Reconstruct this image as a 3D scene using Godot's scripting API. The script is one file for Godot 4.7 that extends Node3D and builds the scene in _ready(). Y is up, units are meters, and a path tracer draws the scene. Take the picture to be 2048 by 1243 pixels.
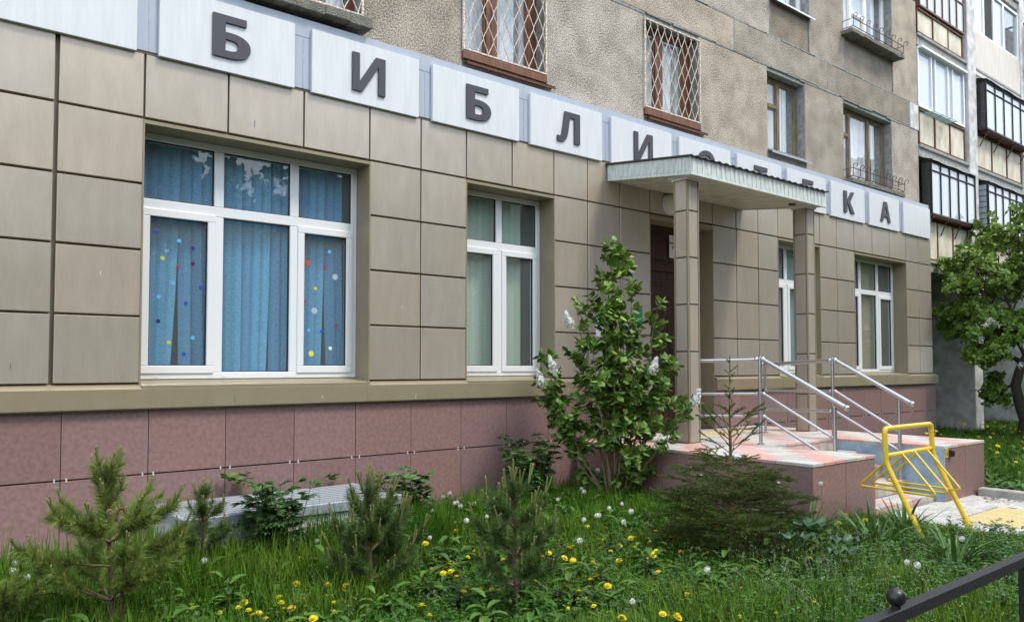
extends Node3D

# ---------------------------------------------------------------- mesh builder
class MB:
	var v := PackedVector3Array()
	var n := PackedVector3Array()
	var c := PackedColorArray()
	var ix := PackedInt32Array()
	var col := Color(1, 1, 1)

	func tri(a: Vector3, b: Vector3, d: Vector3) -> void:
		var k := v.size()
		var m := (b - a).cross(d - a).normalized()
		v.append(a); v.append(b); v.append(d)
		n.append(m); n.append(m); n.append(m)
		c.append(col); c.append(col); c.append(col)
		ix.append(k); ix.append(k + 2); ix.append(k + 1)

	func quad(a: Vector3, b: Vector3, d: Vector3, e: Vector3) -> void:
		var k := v.size()
		var m := (d - a).cross(e - b).normalized()
		v.append(a); v.append(b); v.append(d); v.append(e)
		for i in 4:
			n.append(m)
			c.append(col)
		ix.append(k); ix.append(k + 2); ix.append(k + 1)
		ix.append(k); ix.append(k + 3); ix.append(k + 2)

	func quad_out(a: Vector3, b: Vector3, d: Vector3, e: Vector3, out: Vector3) -> void:
		if (d - a).cross(e - b).dot(out) < 0.0:
			quad(e, d, b, a)
		else:
			quad(a, b, d, e)

	func tri_out(a: Vector3, b: Vector3, d: Vector3, out: Vector3) -> void:
		if (b - a).cross(d - a).dot(out) < 0.0:
			tri(a, d, b)
		else:
			tri(a, b, d)

	func box(lo: Vector3, hi: Vector3) -> void:
		cell(Transform3D(Basis(), (lo + hi) * 0.5), hi - lo)

	func cell(t: Transform3D, s: Vector3) -> void:
		var h := s * 0.5
		for a in 3:
			var b := (a + 1) % 3
			var d := (a + 2) % 3
			for g in [-1.0, 1.0]:
				var p := []
				for q in [[-1, -1], [1, -1], [1, 1], [-1, 1]]:
					var w := Vector3()
					w[a] = g * h[a]
					w[b] = q[0] * h[b]
					w[d] = q[1] * h[d]
					p.append(t * w)
				var o := Vector3()
				o[a] = g
				quad_out(p[0], p[1], p[2], p[3], t.basis * o)

	func cbox(lo: Vector3, hi: Vector3, r: float) -> void:
		ccell(Transform3D(Basis(), (lo + hi) * 0.5), hi - lo, r)

	func ccell(t: Transform3D, s: Vector3, r: float) -> void:
		var h := s * 0.5
		for a in 3:
			var b := (a + 1) % 3
			var d := (a + 2) % 3
			for g in [-1.0, 1.0]:
				var p := []
				for q in [[-1, -1], [1, -1], [1, 1], [-1, 1]]:
					var w := Vector3()
					w[a] = g * h[a]
					w[b] = q[0] * (h[b] - r)
					w[d] = q[1] * (h[d] - r)
					p.append(t * w)
				var o := Vector3()
				o[a] = g
				quad_out(p[0], p[1], p[2], p[3], t.basis * o)
			for g in [-1.0, 1.0]:
				for k in [-1.0, 1.0]:
					var e := []
					for m in [[0, -1], [0, 1], [1, 1], [1, -1]]:
						var w := Vector3()
						w[a] = m[1] * (h[a] - r)
						w[b] = g * (h[b] - (r if m[0] else 0.0))
						w[d] = k * (h[d] - (0.0 if m[0] else r))
						e.append(t * w)
					var o := Vector3()
					o[b] = g
					o[d] = k
					quad_out(e[0], e[1], e[2], e[3], t.basis * o)
		for x in [-1.0, 1.0]:
			for y in [-1.0, 1.0]:
				for z in [-1.0, 1.0]:
					tri_out(t * Vector3(x * h.x, y * (h.y - r), z * (h.z - r)), t * Vector3(x * (h.x - r), y * h.y, z * (h.z - r)), t * Vector3(x * (h.x - r), y * (h.y - r), z * h.z), t.basis * Vector3(x, y, z))

	# a bar of rectangular section between two points; up gives the side of height h
	func bar(a: Vector3, b: Vector3, w: float, h: float, up := Vector3.UP, r := 0.0) -> void:
		var z := (b - a).normalized()
		var x := up.cross(z).normalized()
		if x.length() < 0.5:
			x = Vector3.RIGHT
		var y := z.cross(x)
		var t := Transform3D(Basis(x, y, z), (a + b) * 0.5)
		if r > 0.0:
			ccell(t, Vector3(w, h, (b - a).length()), r)
		else:
			cell(t, Vector3(w, h, (b - a).length()))

	func tube(pts: Array, r0: float, r1: float, sides := 8, caps := true) -> void:
		var k := v.size()
		var m := pts.size()
		var x := Vector3()
		for i in m:
			var dir: Vector3 = (pts[mini(i + 1, m - 1)] - pts[maxi(i - 1, 0)]).normalized()
			if i == 0:
				x = dir.cross(Vector3.UP if absf(dir.y) < 0.9 else Vector3.RIGHT).normalized()
			else:
				x = (x - dir * x.dot(dir)).normalized()
			var y := dir.cross(x)
			var r := lerpf(r0, r1, float(i) / maxf(1.0, m - 1.0))
			for s in sides:
				var an := TAU * s / sides
				var o := x * cos(an) + y * sin(an)
				v.append(pts[i] + o * r)
				n.append(o)
				c.append(col)
		for i in m - 1:
			for s in sides:
				var a := k + i * sides + s
				var b := k + i * sides + (s + 1) % sides
				ix.append(a); ix.append(b + sides); ix.append(b)
				ix.append(a); ix.append(a + sides); ix.append(b + sides)
		if caps:
			for e in [0, m - 1]:
				var dir: Vector3 = (pts[0] - pts[1]).normalized() if e == 0 else (pts[m - 1] - pts[m - 2]).normalized()
				for s in range(1, sides - 1):
					tri_out(v[k + e * sides], v[k + e * sides + s], v[k + e * sides + s + 1], dir)

	func ball(p: Vector3, r: Vector3, rings := 8, sides := 12) -> void:
		var k := v.size()
		for i in rings + 1:
			var th := PI * i / rings
			for s in sides:
				var an := TAU * s / sides
				var o := Vector3(sin(th) * cos(an), cos(th), sin(th) * sin(an))
				v.append(p + o * r)
				n.append((o / r).normalized())
				c.append(col)
		for i in rings:
			for s in sides:
				var a := k + i * sides + s
				var b := k + i * sides + (s + 1) % sides
				ix.append(a); ix.append(a + sides); ix.append(b + sides)
				ix.append(a); ix.append(b + sides); ix.append(b)

	# polygon in local xy, extruded from z0 to z1
	func prism(poly: PackedVector2Array, z0: float, z1: float, t := Transform3D()) -> void:
		var f := Geometry2D.triangulate_polygon(poly)
		for i in range(0, f.size(), 3):
			for z in [z0, z1]:
				var q := []
				for j in 3:
					q.append(t * Vector3(poly[f[i + j]].x, poly[f[i + j]].y, z))
				tri_out(q[0], q[1], q[2], t.basis * Vector3(0, 0, -1 if z == z0 else 1) * (1.0 if z1 > z0 else -1.0))
		var area := 0.0
		for i in poly.size():
			area += poly[i].cross(poly[(i + 1) % poly.size()])
		for i in poly.size():
			var a := poly[i]
			var b := poly[(i + 1) % poly.size()]
			var o := Vector2(b.y - a.y, a.x - b.x) * signf(area)
			quad_out(t * Vector3(a.x, a.y, z0), t * Vector3(b.x, b.y, z0), t * Vector3(b.x, b.y, z1), t * Vector3(a.x, a.y, z1), t.basis * Vector3(o.x, o.y, 0))

	# boxes that fill the rectangle round its holes (Rect2 in x and y)
	func holed(x0: float, x1: float, y0: float, y1: float, z0: float, z1: float, holes: Array) -> void:
		var xs := [x0, x1]
		for h in holes:
			for e in [h.position.x, h.end.x]:
				if e > x0 and e < x1 and not e in xs:
					xs.append(e)
		xs.sort()
		for i in xs.size() - 1:
			var mid: float = (xs[i] + xs[i + 1]) * 0.5
			var cuts := []
			for h in holes:
				if h.position.x < mid and h.end.x > mid:
					cuts.append(h)
			cuts.sort_custom(func(p, q): return p.position.y < q.position.y)
			var y := y0
			for h in cuts:
				if h.position.y > y:
					box(Vector3(xs[i], y, z0), Vector3(xs[i + 1], minf(h.position.y, y1), z1))
				y = maxf(y, h.end.y)
			if y < y1:
				box(Vector3(xs[i], y, z0), Vector3(xs[i + 1], y1, z1))

	# a leaf or blade: strip along a bending midrib, folded along it; ws are half widths from foot to tip
	func blade(p: Vector3, dir: Vector3, side: Vector3, length: float, ws: Array, droop: float, fold := 0.25) -> void:
		var d := dir.normalized()
		side = (side - d * side.dot(d)).normalized()
		var m := ws.size()
		var step := length / (m - 1)
		var at := p
		var L := []
		var C := []
		var R := []
		for i in m:
			var up := side.cross(d).normalized()
			var w: float = ws[i]
			C.append(at)
			L.append(at - side * w + up * w * fold)
			R.append(at + side * w + up * w * fold)
			d = (d - Vector3.UP * droop / m).normalized()
			at += d * step
		for i in m - 1:
			if ws[i] <= 0.0:
				tri(C[i], L[i + 1], C[i + 1])
				tri(C[i], C[i + 1], R[i + 1])
			elif ws[i + 1] <= 0.0:
				tri(C[i], L[i], C[i + 1])
				tri(C[i], C[i + 1], R[i])
			else:
				quad(C[i], L[i], L[i + 1], C[i + 1])
				quad(C[i], C[i + 1], R[i + 1], R[i])

	func mesh() -> ArrayMesh:
		var a := []
		a.resize(Mesh.ARRAY_MAX)
		a[Mesh.ARRAY_VERTEX] = v
		a[Mesh.ARRAY_NORMAL] = n
		a[Mesh.ARRAY_COLOR] = c
		a[Mesh.ARRAY_INDEX] = ix
		var m := ArrayMesh.new()
		if v.size():
			m.add_surface_from_arrays(Mesh.PRIMITIVE_TRIANGLES, a)
		return m

# ---------------------------------------------------------------- scene helpers
var org := {}
var M := {}
var rng := RandomNumberGenerator.new()

func lin(r: float, g: float, b: float) -> Color:
	return Color(r, g, b).linear_to_srgb()

func thing(called: String, label: String, category: String, group := "", at := Vector3.ZERO) -> Node3D:
	var o := Node3D.new()
	o.name = called
	o.position = at
	add_child(o, true)
	tag(o, label, category, group)
	org[o] = at
	return o

func tag(o: Node, label: String, category: String, group := "", kind := "") -> void:
	if label:
		o.set_meta("label", label)
	if category:
		o.set_meta("category", category)
	if group:
		o.set_meta("group", group)
	if kind:
		o.set_meta("kind", kind)

# a part whose shape is given in world coordinates
func part(called: String, what, m: Material, parent: Node, label := "") -> MeshInstance3D:
	var o := MeshInstance3D.new()
	o.name = called
	o.mesh = what.mesh() if what is MB else what
	o.material_override = m
	o.position = -org[parent] if parent != self else Vector3.ZERO
	parent.add_child(o, true)
	org[o] = Vector3.ZERO
	if label:
		o.set_meta("label", label)
	return o

# a part with a mesh of its own axes, set at a place
func piece(called: String, mesh: Mesh, m: Material, parent: Node, at: Vector3, b := Basis()) -> MeshInstance3D:
	var o := MeshInstance3D.new()
	o.name = called
	o.mesh = mesh
	o.material_override = m
	o.transform = Transform3D(b, at - (org[parent] if parent != self else Vector3.ZERO))
	parent.add_child(o, true)
	org[o] = at
	return o

func group_part(called: String, parent: Node, at: Vector3) -> Node3D:
	var o := Node3D.new()
	o.name = called
	o.position = at - org[parent]
	parent.add_child(o, true)
	org[o] = at
	return o

func structure(called: String, what, m: Material) -> MeshInstance3D:
	var o := part(called, what, m, self)
	o.set_meta("kind", "structure")
	return o

func many(called: String, mesh: Mesh, m: Material, parent: Node, places: Array, tints: Array) -> MultiMeshInstance3D:
	var mm := MultiMesh.new()
	mm.transform_format = MultiMesh.TRANSFORM_3D
	mm.use_colors = true
	mm.mesh = mesh
	mm.instance_count = places.size()
	for i in places.size():
		mm.set_instance_transform(i, places[i])
		mm.set_instance_color(i, tints[i])
	var o := MultiMeshInstance3D.new()
	o.name = called
	o.multimesh = mm
	o.material_override = m
	o.position = -org[parent] if parent != self else Vector3.ZERO
	parent.add_child(o, true)
	o.set_meta("kind", "stuff")
	return o

func noise_bytes(size: int, sd: int, freq: float, oct := 4, type := FastNoiseLite.TYPE_SIMPLEX_SMOOTH) -> PackedByteArray:
	var f := FastNoiseLite.new()
	f.seed = sd
	f.noise_type = type
	f.frequency = freq
	f.fractal_octaves = oct
	var im := f.get_seamless_image(size, size)
	im.convert(Image.FORMAT_L8)
	return im.get_data()

# colour texture between two linear colours from a weighted sum of noises; specs: [frequency, weight, octaves]
func blend_tex(size: int, sd: int, specs: Array, a: Color, b: Color, contrast := 1.0) -> ImageTexture:
	var layers := []
	var total := 0.0
	for s in specs:
		layers.append(noise_bytes(size, sd + layers.size() * 7, s[0], s[2]))
		total += s[1]
	var out := PackedByteArray()
	out.resize(size * size * 3)
	var lut := []
	for i in 256:
		var t := clampf((i / 255.0 - 0.5) * contrast + 0.5, 0.0, 1.0)
		var q := a.lerp(b, t).linear_to_srgb()
		lut.append([q.r8, q.g8, q.b8])
	for i in size * size:
		var t := 0.0
		for k in layers.size():
			t += layers[k][i] * specs[k][1]
		var q = lut[clampi(int(t / total), 0, 255)]
		out[i * 3] = q[0]
		out[i * 3 + 1] = q[1]
		out[i * 3 + 2] = q[2]
	return ImageTexture.create_from_image(Image.create_from_data(size, size, false, Image.FORMAT_RGB8, out))

func grey_tex(size: int, sd: int, freq: float, oct := 3) -> ImageTexture:
	return ImageTexture.create_from_image(Image.create_from_data(size, size, false, Image.FORMAT_L8, noise_bytes(size, sd, freq, oct)))

func normal_tex(size: int, sd: int, freq: float, strength: float, oct := 2) -> ImageTexture:
	var im := Image.create_from_data(size, size, false, Image.FORMAT_L8, noise_bytes(size, sd, freq, oct))
	im.convert(Image.FORMAT_RGBA8)
	im.bump_map_to_normal_map(strength)
	return ImageTexture.create_from_image(im)

func flat(c: Color, rough := 0.6, metal := 0.0) -> StandardMaterial3D:
	var m := StandardMaterial3D.new()
	m.albedo_color = c
	m.roughness = rough
	m.metallic = metal
	return m

func textured(tex: Texture2D, scale: Vector3, rough := 0.7, metal := 0.0) -> StandardMaterial3D:
	var m := flat(Color.WHITE, rough, metal)
	m.albedo_texture = tex
	m.uv1_triplanar = true
	m.uv1_world_triplanar = true
	m.uv1_scale = scale
	return m

func leafy(rough := 0.5, back := 0.35) -> StandardMaterial3D:
	var m := flat(Color.WHITE, rough)
	m.vertex_color_use_as_albedo = true
	m.backlight_enabled = true
	m.backlight = Color(back, back, back)
	m.metallic_specular = 0.4
	return m

# ---------------------------------------------------------------- the scene
func _ready() -> void:
	rng.seed = 20240517
	var cam := Camera3D.new()
	cam.name = "camera"
	cam.projection = Camera3D.PROJECTION_FRUSTUM
	cam.near = 0.1
	cam.far = 400.0
	cam.size = 0.079241
	cam.frustum_offset = Vector2(0, 0.0033289)
	cam.position = Vector3(0, 1.6661, 7.5322)
	cam.rotation = Vector3(0.0380442, -0.6879435, -0.0005747)
	add_child(cam)
	cam.current = true
	var env := Environment.new()
	env.background_mode = Environment.BG_SKY
	var sk := ProceduralSkyMaterial.new()
	sk.sky_top_color = Color(0.80, 0.86, 0.94)
	sk.sky_horizon_color = Color(0.90, 0.92, 0.94)
	sk.sky_curve = 0.25
	sk.sky_energy_multiplier = 1.0
	sk.ground_bottom_color = Color(0.30, 0.32, 0.24)
	sk.ground_horizon_color = Color(0.55, 0.57, 0.52)
	sk.sun_angle_max = 1.0
	var sky := Sky.new()
	sky.sky_material = sk
	env.sky = sky
	env.tonemap_mode = Environment.TONE_MAPPER_LINEAR
	env.tonemap_exposure = 2.65
	env.sdfgi_enabled = true
	env.ssao_enabled = true
	env.ssil_enabled = true
	var we := WorldEnvironment.new()
	we.name = "world"
	we.environment = env
	add_child(we)
	var sun := DirectionalLight3D.new()
	sun.name = "sun"
	sun.light_energy = 0.38
	sun.light_angular_distance = 14.0
	sun.light_color = Color(1.0, 0.97, 0.92)
	sun.rotation_degrees = Vector3(-58, 28, 0)
	sun.shadow_enabled = true
	add_child(sun)
	make_materials()
	ground()
	library_front()
	sign_board()
	upper_building()
	loggias()
	entrance()
	railings()
	small_things()
	plants()

func make_materials() -> void:
	var t := blend_tex(512, 3, [[0.012, 1.0, 4], [0.06, 0.6, 3]], Color(0.432, 0.374, 0.302), Color(0.490, 0.430, 0.354), 1.5)
	var nrm := normal_tex(512, 9, 0.008, 3.0, 2)
	for k in 4:
		var m := textured(t, Vector3(0.9, 0.22, 0.9), 0.35, 0.32)
		m.clearcoat_enabled = true
		m.clearcoat = 0.7
		m.clearcoat_roughness = 0.28
		m.albedo_color = [Color(1, 1, 1), Color(0.97, 0.97, 0.965), Color(1, 0.985, 0.965), Color(0.985, 0.99, 1.0)][k]
		m.normal_enabled = true
		m.normal_texture = nrm
		m.normal_scale = 0.35
		m.uv1_offset = Vector3(0.31 * k, 0.17 * k, 0.1)
		M["clad%d" % k] = m
	M.joint = textured(t, Vector3(0.9, 0.22, 0.9), 0.5)
	M.joint.albedo_color = Color(0.70, 0.67, 0.63)
	M.trim = textured(t, Vector3(0.5, 0.3, 0.5), 0.4)
	M.trim.albedo_color = Color(0.78, 0.765, 0.69)
	var g := blend_tex(512, 21, [[0.35, 1.0, 2], [0.02, 0.35, 3]], Color(0.155, 0.088, 0.080), Color(0.38, 0.245, 0.235), 1.6)
	for k in 4:
		var m := textured(g, Vector3(1.6, 1.6, 1.6), 0.42)
		m.albedo_color = [Color(1, 1, 1), Color(0.965, 0.955, 0.955), Color(1, 0.98, 0.97), Color(0.97, 0.975, 0.985)][k]
		m.uv1_offset = Vector3(0.37 * k, 0.23 * k, 0.4 * k)
		M["granite%d" % k] = m
	M.dark = flat(lin(0.012, 0.011, 0.010), 0.9)
	M.void_dark = flat(lin(0.05, 0.045, 0.04), 0.95)
	M.room = flat(lin(0.22, 0.21, 0.19), 0.9)
	M.clip = flat(lin(0.75, 0.74, 0.72), 0.35, 0.3)
	var w := blend_tex(512, 33, [[0.02, 1.0, 4], [0.12, 0.3, 2]], Color(0.60, 0.612, 0.635), Color(0.69, 0.70, 0.72), 1.2)
	M.sign = textured(w, Vector3(1.3, 0.12, 1.3), 0.3)
	M.sign_back = textured(w, Vector3(1.3, 0.12, 1.3), 0.35)
	M.sign_back.albedo_color = Color(0.80, 0.83, 0.87)
	M.grate = flat(lin(0.27, 0.29, 0.32), 0.5, 0.2)
	M.letter = flat(lin(0.047, 0.045, 0.060), 0.45)
	M.letter_edge = flat(lin(0.13, 0.13, 0.14), 0.5)
	M.pvc = flat(lin(0.76, 0.77, 0.78), 0.3)
	M.gasket = flat(lin(0.02, 0.02, 0.02), 0.7)
	var gl := flat(Color(0.9, 0.95, 0.95, 0.05), 0.0)
	gl.transparency = BaseMaterial3D.TRANSPARENCY_ALPHA
	M.glass = gl
	var bl := blend_tex(512, 41, [[0.015, 1.0, 2], [0.045, 0.8, 2]], Color(0.05, 0.27, 0.48), Color(0.14, 0.46, 0.70), 1.8)
	for k in 3:
		var m := textured(bl, Vector3(3.0, 6.0, 3.0), 0.6)
		m.albedo_color = [Color(1, 1, 1), Color(0.86, 0.88, 0.92), Color(0.94, 0.98, 1)][k]
		m.uv1_offset = Vector3(0.3 * k, 0.4 * k, 0)
		M["blue_slat%d" % k] = m
	var gb := blend_tex(512, 47, [[0.02, 1.0, 2], [0.05, 0.8, 2]], Color(0.32, 0.45, 0.35), Color(0.50, 0.63, 0.52), 1.8)
	M.green_slat = textured(gb, Vector3(3.0, 6.0, 3.0), 0.6)
	M.teal_slat = flat(lin(0.25, 0.42, 0.44), 0.6)
	M.beige_slat = flat(lin(0.52, 0.43, 0.27), 0.6)
	var s := blend_tex(1024, 53, [[0.004, 0.38, 4], [0.10, 1.5, 3]], Color(0.155, 0.133, 0.105), Color(0.60, 0.54, 0.465), 2.3)
	var hs := grey_tex(512, 59, 0.12, 4)
	for k in 5:
		var m := textured(s, Vector3(0.42, 0.42, 0.42), 0.95)
		m.albedo_color = [Color(1, 1, 1), Color(0.93, 0.92, 0.90), Color(0.86, 0.85, 0.83), Color(1.0, 0.98, 0.95), Color(0.80, 0.78, 0.74)][k]
		m.uv1_offset = Vector3(0.27 * k, 0.41 * k, 0.2 * k)
		m.heightmap_enabled = true
		m.heightmap_texture = hs
		m.heightmap_scale = 0.7
		M["stucco%d" % k] = m
	var cc := blend_tex(512, 61, [[0.01, 1.0, 5], [0.08, 0.4, 3]], Color(0.24, 0.23, 0.21), Color(0.46, 0.45, 0.42), 1.6)
	M.concrete = textured(cc, Vector3(0.8, 0.8, 0.8), 0.9)
	M.concrete.heightmap_enabled = true
	M.concrete.heightmap_texture = hs
	M.concrete.heightmap_scale = 0.8
	M.old_concrete = textured(cc, Vector3(0.8, 0.8, 0.8), 0.95)
	M.old_concrete.albedo_color = Color(0.80, 0.79, 0.76)
	M.old_concrete.heightmap_enabled = true
	M.old_concrete.heightmap_texture = hs
	M.old_concrete.heightmap_scale = 2.0
	M.joint_grey = textured(cc, Vector3(1.5, 1.5, 1.5), 0.9)
	M.joint_grey.albedo_color = Color(0.86, 0.88, 0.88)
	var ww := blend_tex(512, 67, [[0.008, 1.0, 5], [0.1, 0.3, 3]], Color(0.46, 0.44, 0.41), Color(0.76, 0.755, 0.745), 1.6)
	M.whitewash = textured(ww, Vector3(0.6, 0.6, 0.6), 0.9)
	M.whitewash.heightmap_enabled = true
	M.whitewash.heightmap_texture = hs
	M.whitewash.heightmap_scale = 0.9
	M.plinth_grey = textured(cc, Vector3(0.35, 0.35, 0.35), 0.85)
	M.plinth_grey.albedo_color = Color(0.74, 0.78, 0.84)
	M.wood_brown = textured(blend_tex(256, 71, [[0.02, 1.0, 4], [0.2, 0.4, 2]], Color(0.10, 0.032, 0.012), Color(0.22, 0.085, 0.032), 1.5), Vector3(3, 0.5, 3), 0.5)
	M.wood_old = textured(blend_tex(256, 73, [[0.02, 1.0, 4], [0.2, 0.6, 2]], Color(0.09, 0.065, 0.035), Color(0.26, 0.20, 0.12), 1.7), Vector3(3, 0.5, 3), 0.7)
	M.grille = textured(blend_tex(256, 77, [[0.03, 1.0, 4]], Color(0.42, 0.30, 0.21), Color(0.78, 0.73, 0.63), 2.4), Vector3(3, 3, 3), 0.55)
	M.curtain = textured(blend_tex(256, 79, [[0.02, 1.0, 3]], Color(0.62, 0.68, 0.76), Color(0.82, 0.86, 0.90), 1.5), Vector3(1.5, 0.3, 1.5), 0.9)
	M.rust = textured(blend_tex(256, 83, [[0.04, 1.0, 4]], Color(0.045, 0.020, 0.014), Color(0.16, 0.065, 0.035), 2.0), Vector3(3, 3, 3), 0.8)
	M.cream = textured(blend_tex(512, 89, [[0.01, 1.0, 5], [0.07, 0.35, 3]], Color(0.52, 0.465, 0.345), Color(0.78, 0.725, 0.595), 1.7), Vector3(0.5, 0.25, 0.5), 0.8)
	M.siding = textured(blend_tex(256, 91, [[0.02, 1.0, 3]], Color(0.62, 0.56, 0.48), Color(0.72, 0.66, 0.59), 1.0), Vector3(1, 0.2, 1), 0.5)
	M.frame_dark = flat(lin(0.018, 0.013, 0.012), 0.5)
	M.door = textured(blend_tex(256, 97, [[0.02, 1.0, 4]], Color(0.028, 0.010, 0.008), Color(0.055, 0.020, 0.015), 1.6), Vector3(3, 0.4, 3), 0.38)
	var fw := blend_tex(512, 101, [[0.02, 1.0, 4], [0.1, 0.4, 3]], Color(0.44, 0.48, 0.44), Color(0.74, 0.78, 0.75), 1.7)
	M.fascia = textured(fw, Vector3(2.2, 0.3, 2.2), 0.45)
	M.soffit = textured(fw, Vector3(0.6, 0.6, 0.3), 0.5)
	M.soffit.albedo_color = Color(0.97, 0.94, 0.88)
	M.roof_edge = flat(lin(0.06, 0.065, 0.055), 0.7)
	M.cap_white = flat(lin(0.66, 0.68, 0.66), 0.4)
	M.steel = flat(lin(0.50, 0.50, 0.51), 0.30, 0.85)
	M.zinc = textured(blend_tex(256, 103, [[0.03, 1.0, 3]], Color(0.30, 0.34, 0.38), Color(0.44, 0.48, 0.52), 1.4), Vector3(2, 2, 2), 0.45, 0.25)
	M.yellow = textured(blend_tex(256, 107, [[0.03, 1.0, 4]], Color(0.70, 0.47, 0.01), Color(0.78, 0.56, 0.03), 1.5), Vector3(2, 2, 2), 0.32)
	M.yellow.clearcoat_enabled = true
	M.yellow.clearcoat = 0.4
	M.yellow.clearcoat_roughness = 0.2
	M.black_paint = flat(lin(0.012, 0.012, 0.013), 0.38)
	M.blue_wall = textured(blend_tex(512, 109, [[0.012, 1.0, 5], [0.09, 0.3, 3]], Color(0.22, 0.31, 0.38), Color(0.36, 0.47, 0.55), 1.7), Vector3(0.7, 0.7, 0.7), 0.8)
	var pk := blend_tex(512, 113, [[0.25, 1.0, 3], [0.03, 0.8, 4]], Color(0.44, 0.265, 0.235), Color(0.66, 0.46, 0.42), 1.5)
	var gy := blend_tex(512, 127, [[0.25, 1.0, 3], [0.03, 0.8, 4]], Color(0.36, 0.35, 0.33), Color(0.62, 0.60, 0.57), 1.5)
	for k in 3:
		M["pink_brick%d" % k] = textured(pk, Vector3(1.5, 1.5, 1.5), 0.85)
		M["pink_brick%d" % k].albedo_color = [Color(1, 1, 1), Color(0.93, 0.92, 0.92), Color(1, 0.93, 0.90)][k]
		M["grey_brick%d" % k] = textured(gy, Vector3(1.5, 1.5, 1.5), 0.85)
		M["grey_brick%d" % k].albedo_color = [Color(1, 1, 1), Color(0.92, 0.92, 0.93), Color(1, 0.98, 0.94)][k]
	M.mortar = textured(gy, Vector3(1.5, 1.5, 1.5), 0.95)
	M.mortar.albedo_color = Color(0.5, 0.48, 0.45)
	M.tactile = textured(blend_tex(256, 131, [[0.08, 1.0, 4]], Color(0.46, 0.36, 0.15), Color(0.62, 0.51, 0.27), 1.5), Vector3(1.5, 1.5, 1.5), 0.85)
	M.soil = textured(blend_tex(512, 137, [[0.02, 1.0, 5], [0.15, 0.6, 3]], Color(0.018, 0.020, 0.008), Color(0.055, 0.060, 0.022), 1.5), Vector3(0.7, 0.7, 0.7), 1.0)
	M.kerb = textured(cc, Vector3(0.9, 0.9, 0.9), 0.9)
	M.kerb.albedo_color = Color(1.0, 1.0, 0.98)
	M.asphalt = textured(blend_tex(256, 139, [[0.2, 1.0, 3]], Color(0.04, 0.04, 0.04), Color(0.075, 0.075, 0.07), 1.5), Vector3(1, 1, 1), 0.95)
	M.paper = flat(lin(0.75, 0.76, 0.78), 0.5)
	M.ink = flat(lin(0.02, 0.02, 0.02), 0.8)
	M.green_print = flat(lin(0.01, 0.20, 0.10), 0.5)
	var lampm := flat(lin(0.62, 0.66, 0.56), 0.35)
	lampm.backlight_enabled = true
	lampm.backlight = Color(0.3, 0.3, 0.3)
	M.lamp = lampm
	M.leaf = leafy(0.42, 0.55)
	M.grass = leafy(0.6, 0.45)
	M.grass.metallic_specular = 0.22
	M.passage = textured(cc, Vector3(0.6, 0.6, 0.6), 0.95)
	M.passage.albedo_color = Color(0.66, 0.55, 0.46)
	M.needle = leafy(0.5, 0.25)
	M.petal = leafy(0.7, 0.4)
	M.bark = textured(blend_tex(256, 149, [[0.05, 1.0, 4]], Color(0.05, 0.035, 0.022), Color(0.15, 0.11, 0.075), 1.8), Vector3(6, 2, 6), 0.95)
	M.bark_dark = textured(blend_tex(256, 151, [[0.05, 1.0, 4]], Color(0.02, 0.016, 0.012), Color(0.065, 0.052, 0.042), 1.8), Vector3(4, 1.5, 4), 0.95)
	M.bark_twig = textured(blend_tex(256, 157, [[0.05, 1.0, 4]], Color(0.16, 0.11, 0.055), Color(0.30, 0.22, 0.12), 1.8), Vector3(6, 2, 6), 0.9)

const ROWS := [1.52, 2.12, 2.72, 3.32, 3.92, 4.515]
const OPENINGS := [[1.89, 4.18], [5.495, 6.904], [12.183, 13.56], [14.855, 17.08]]

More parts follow.
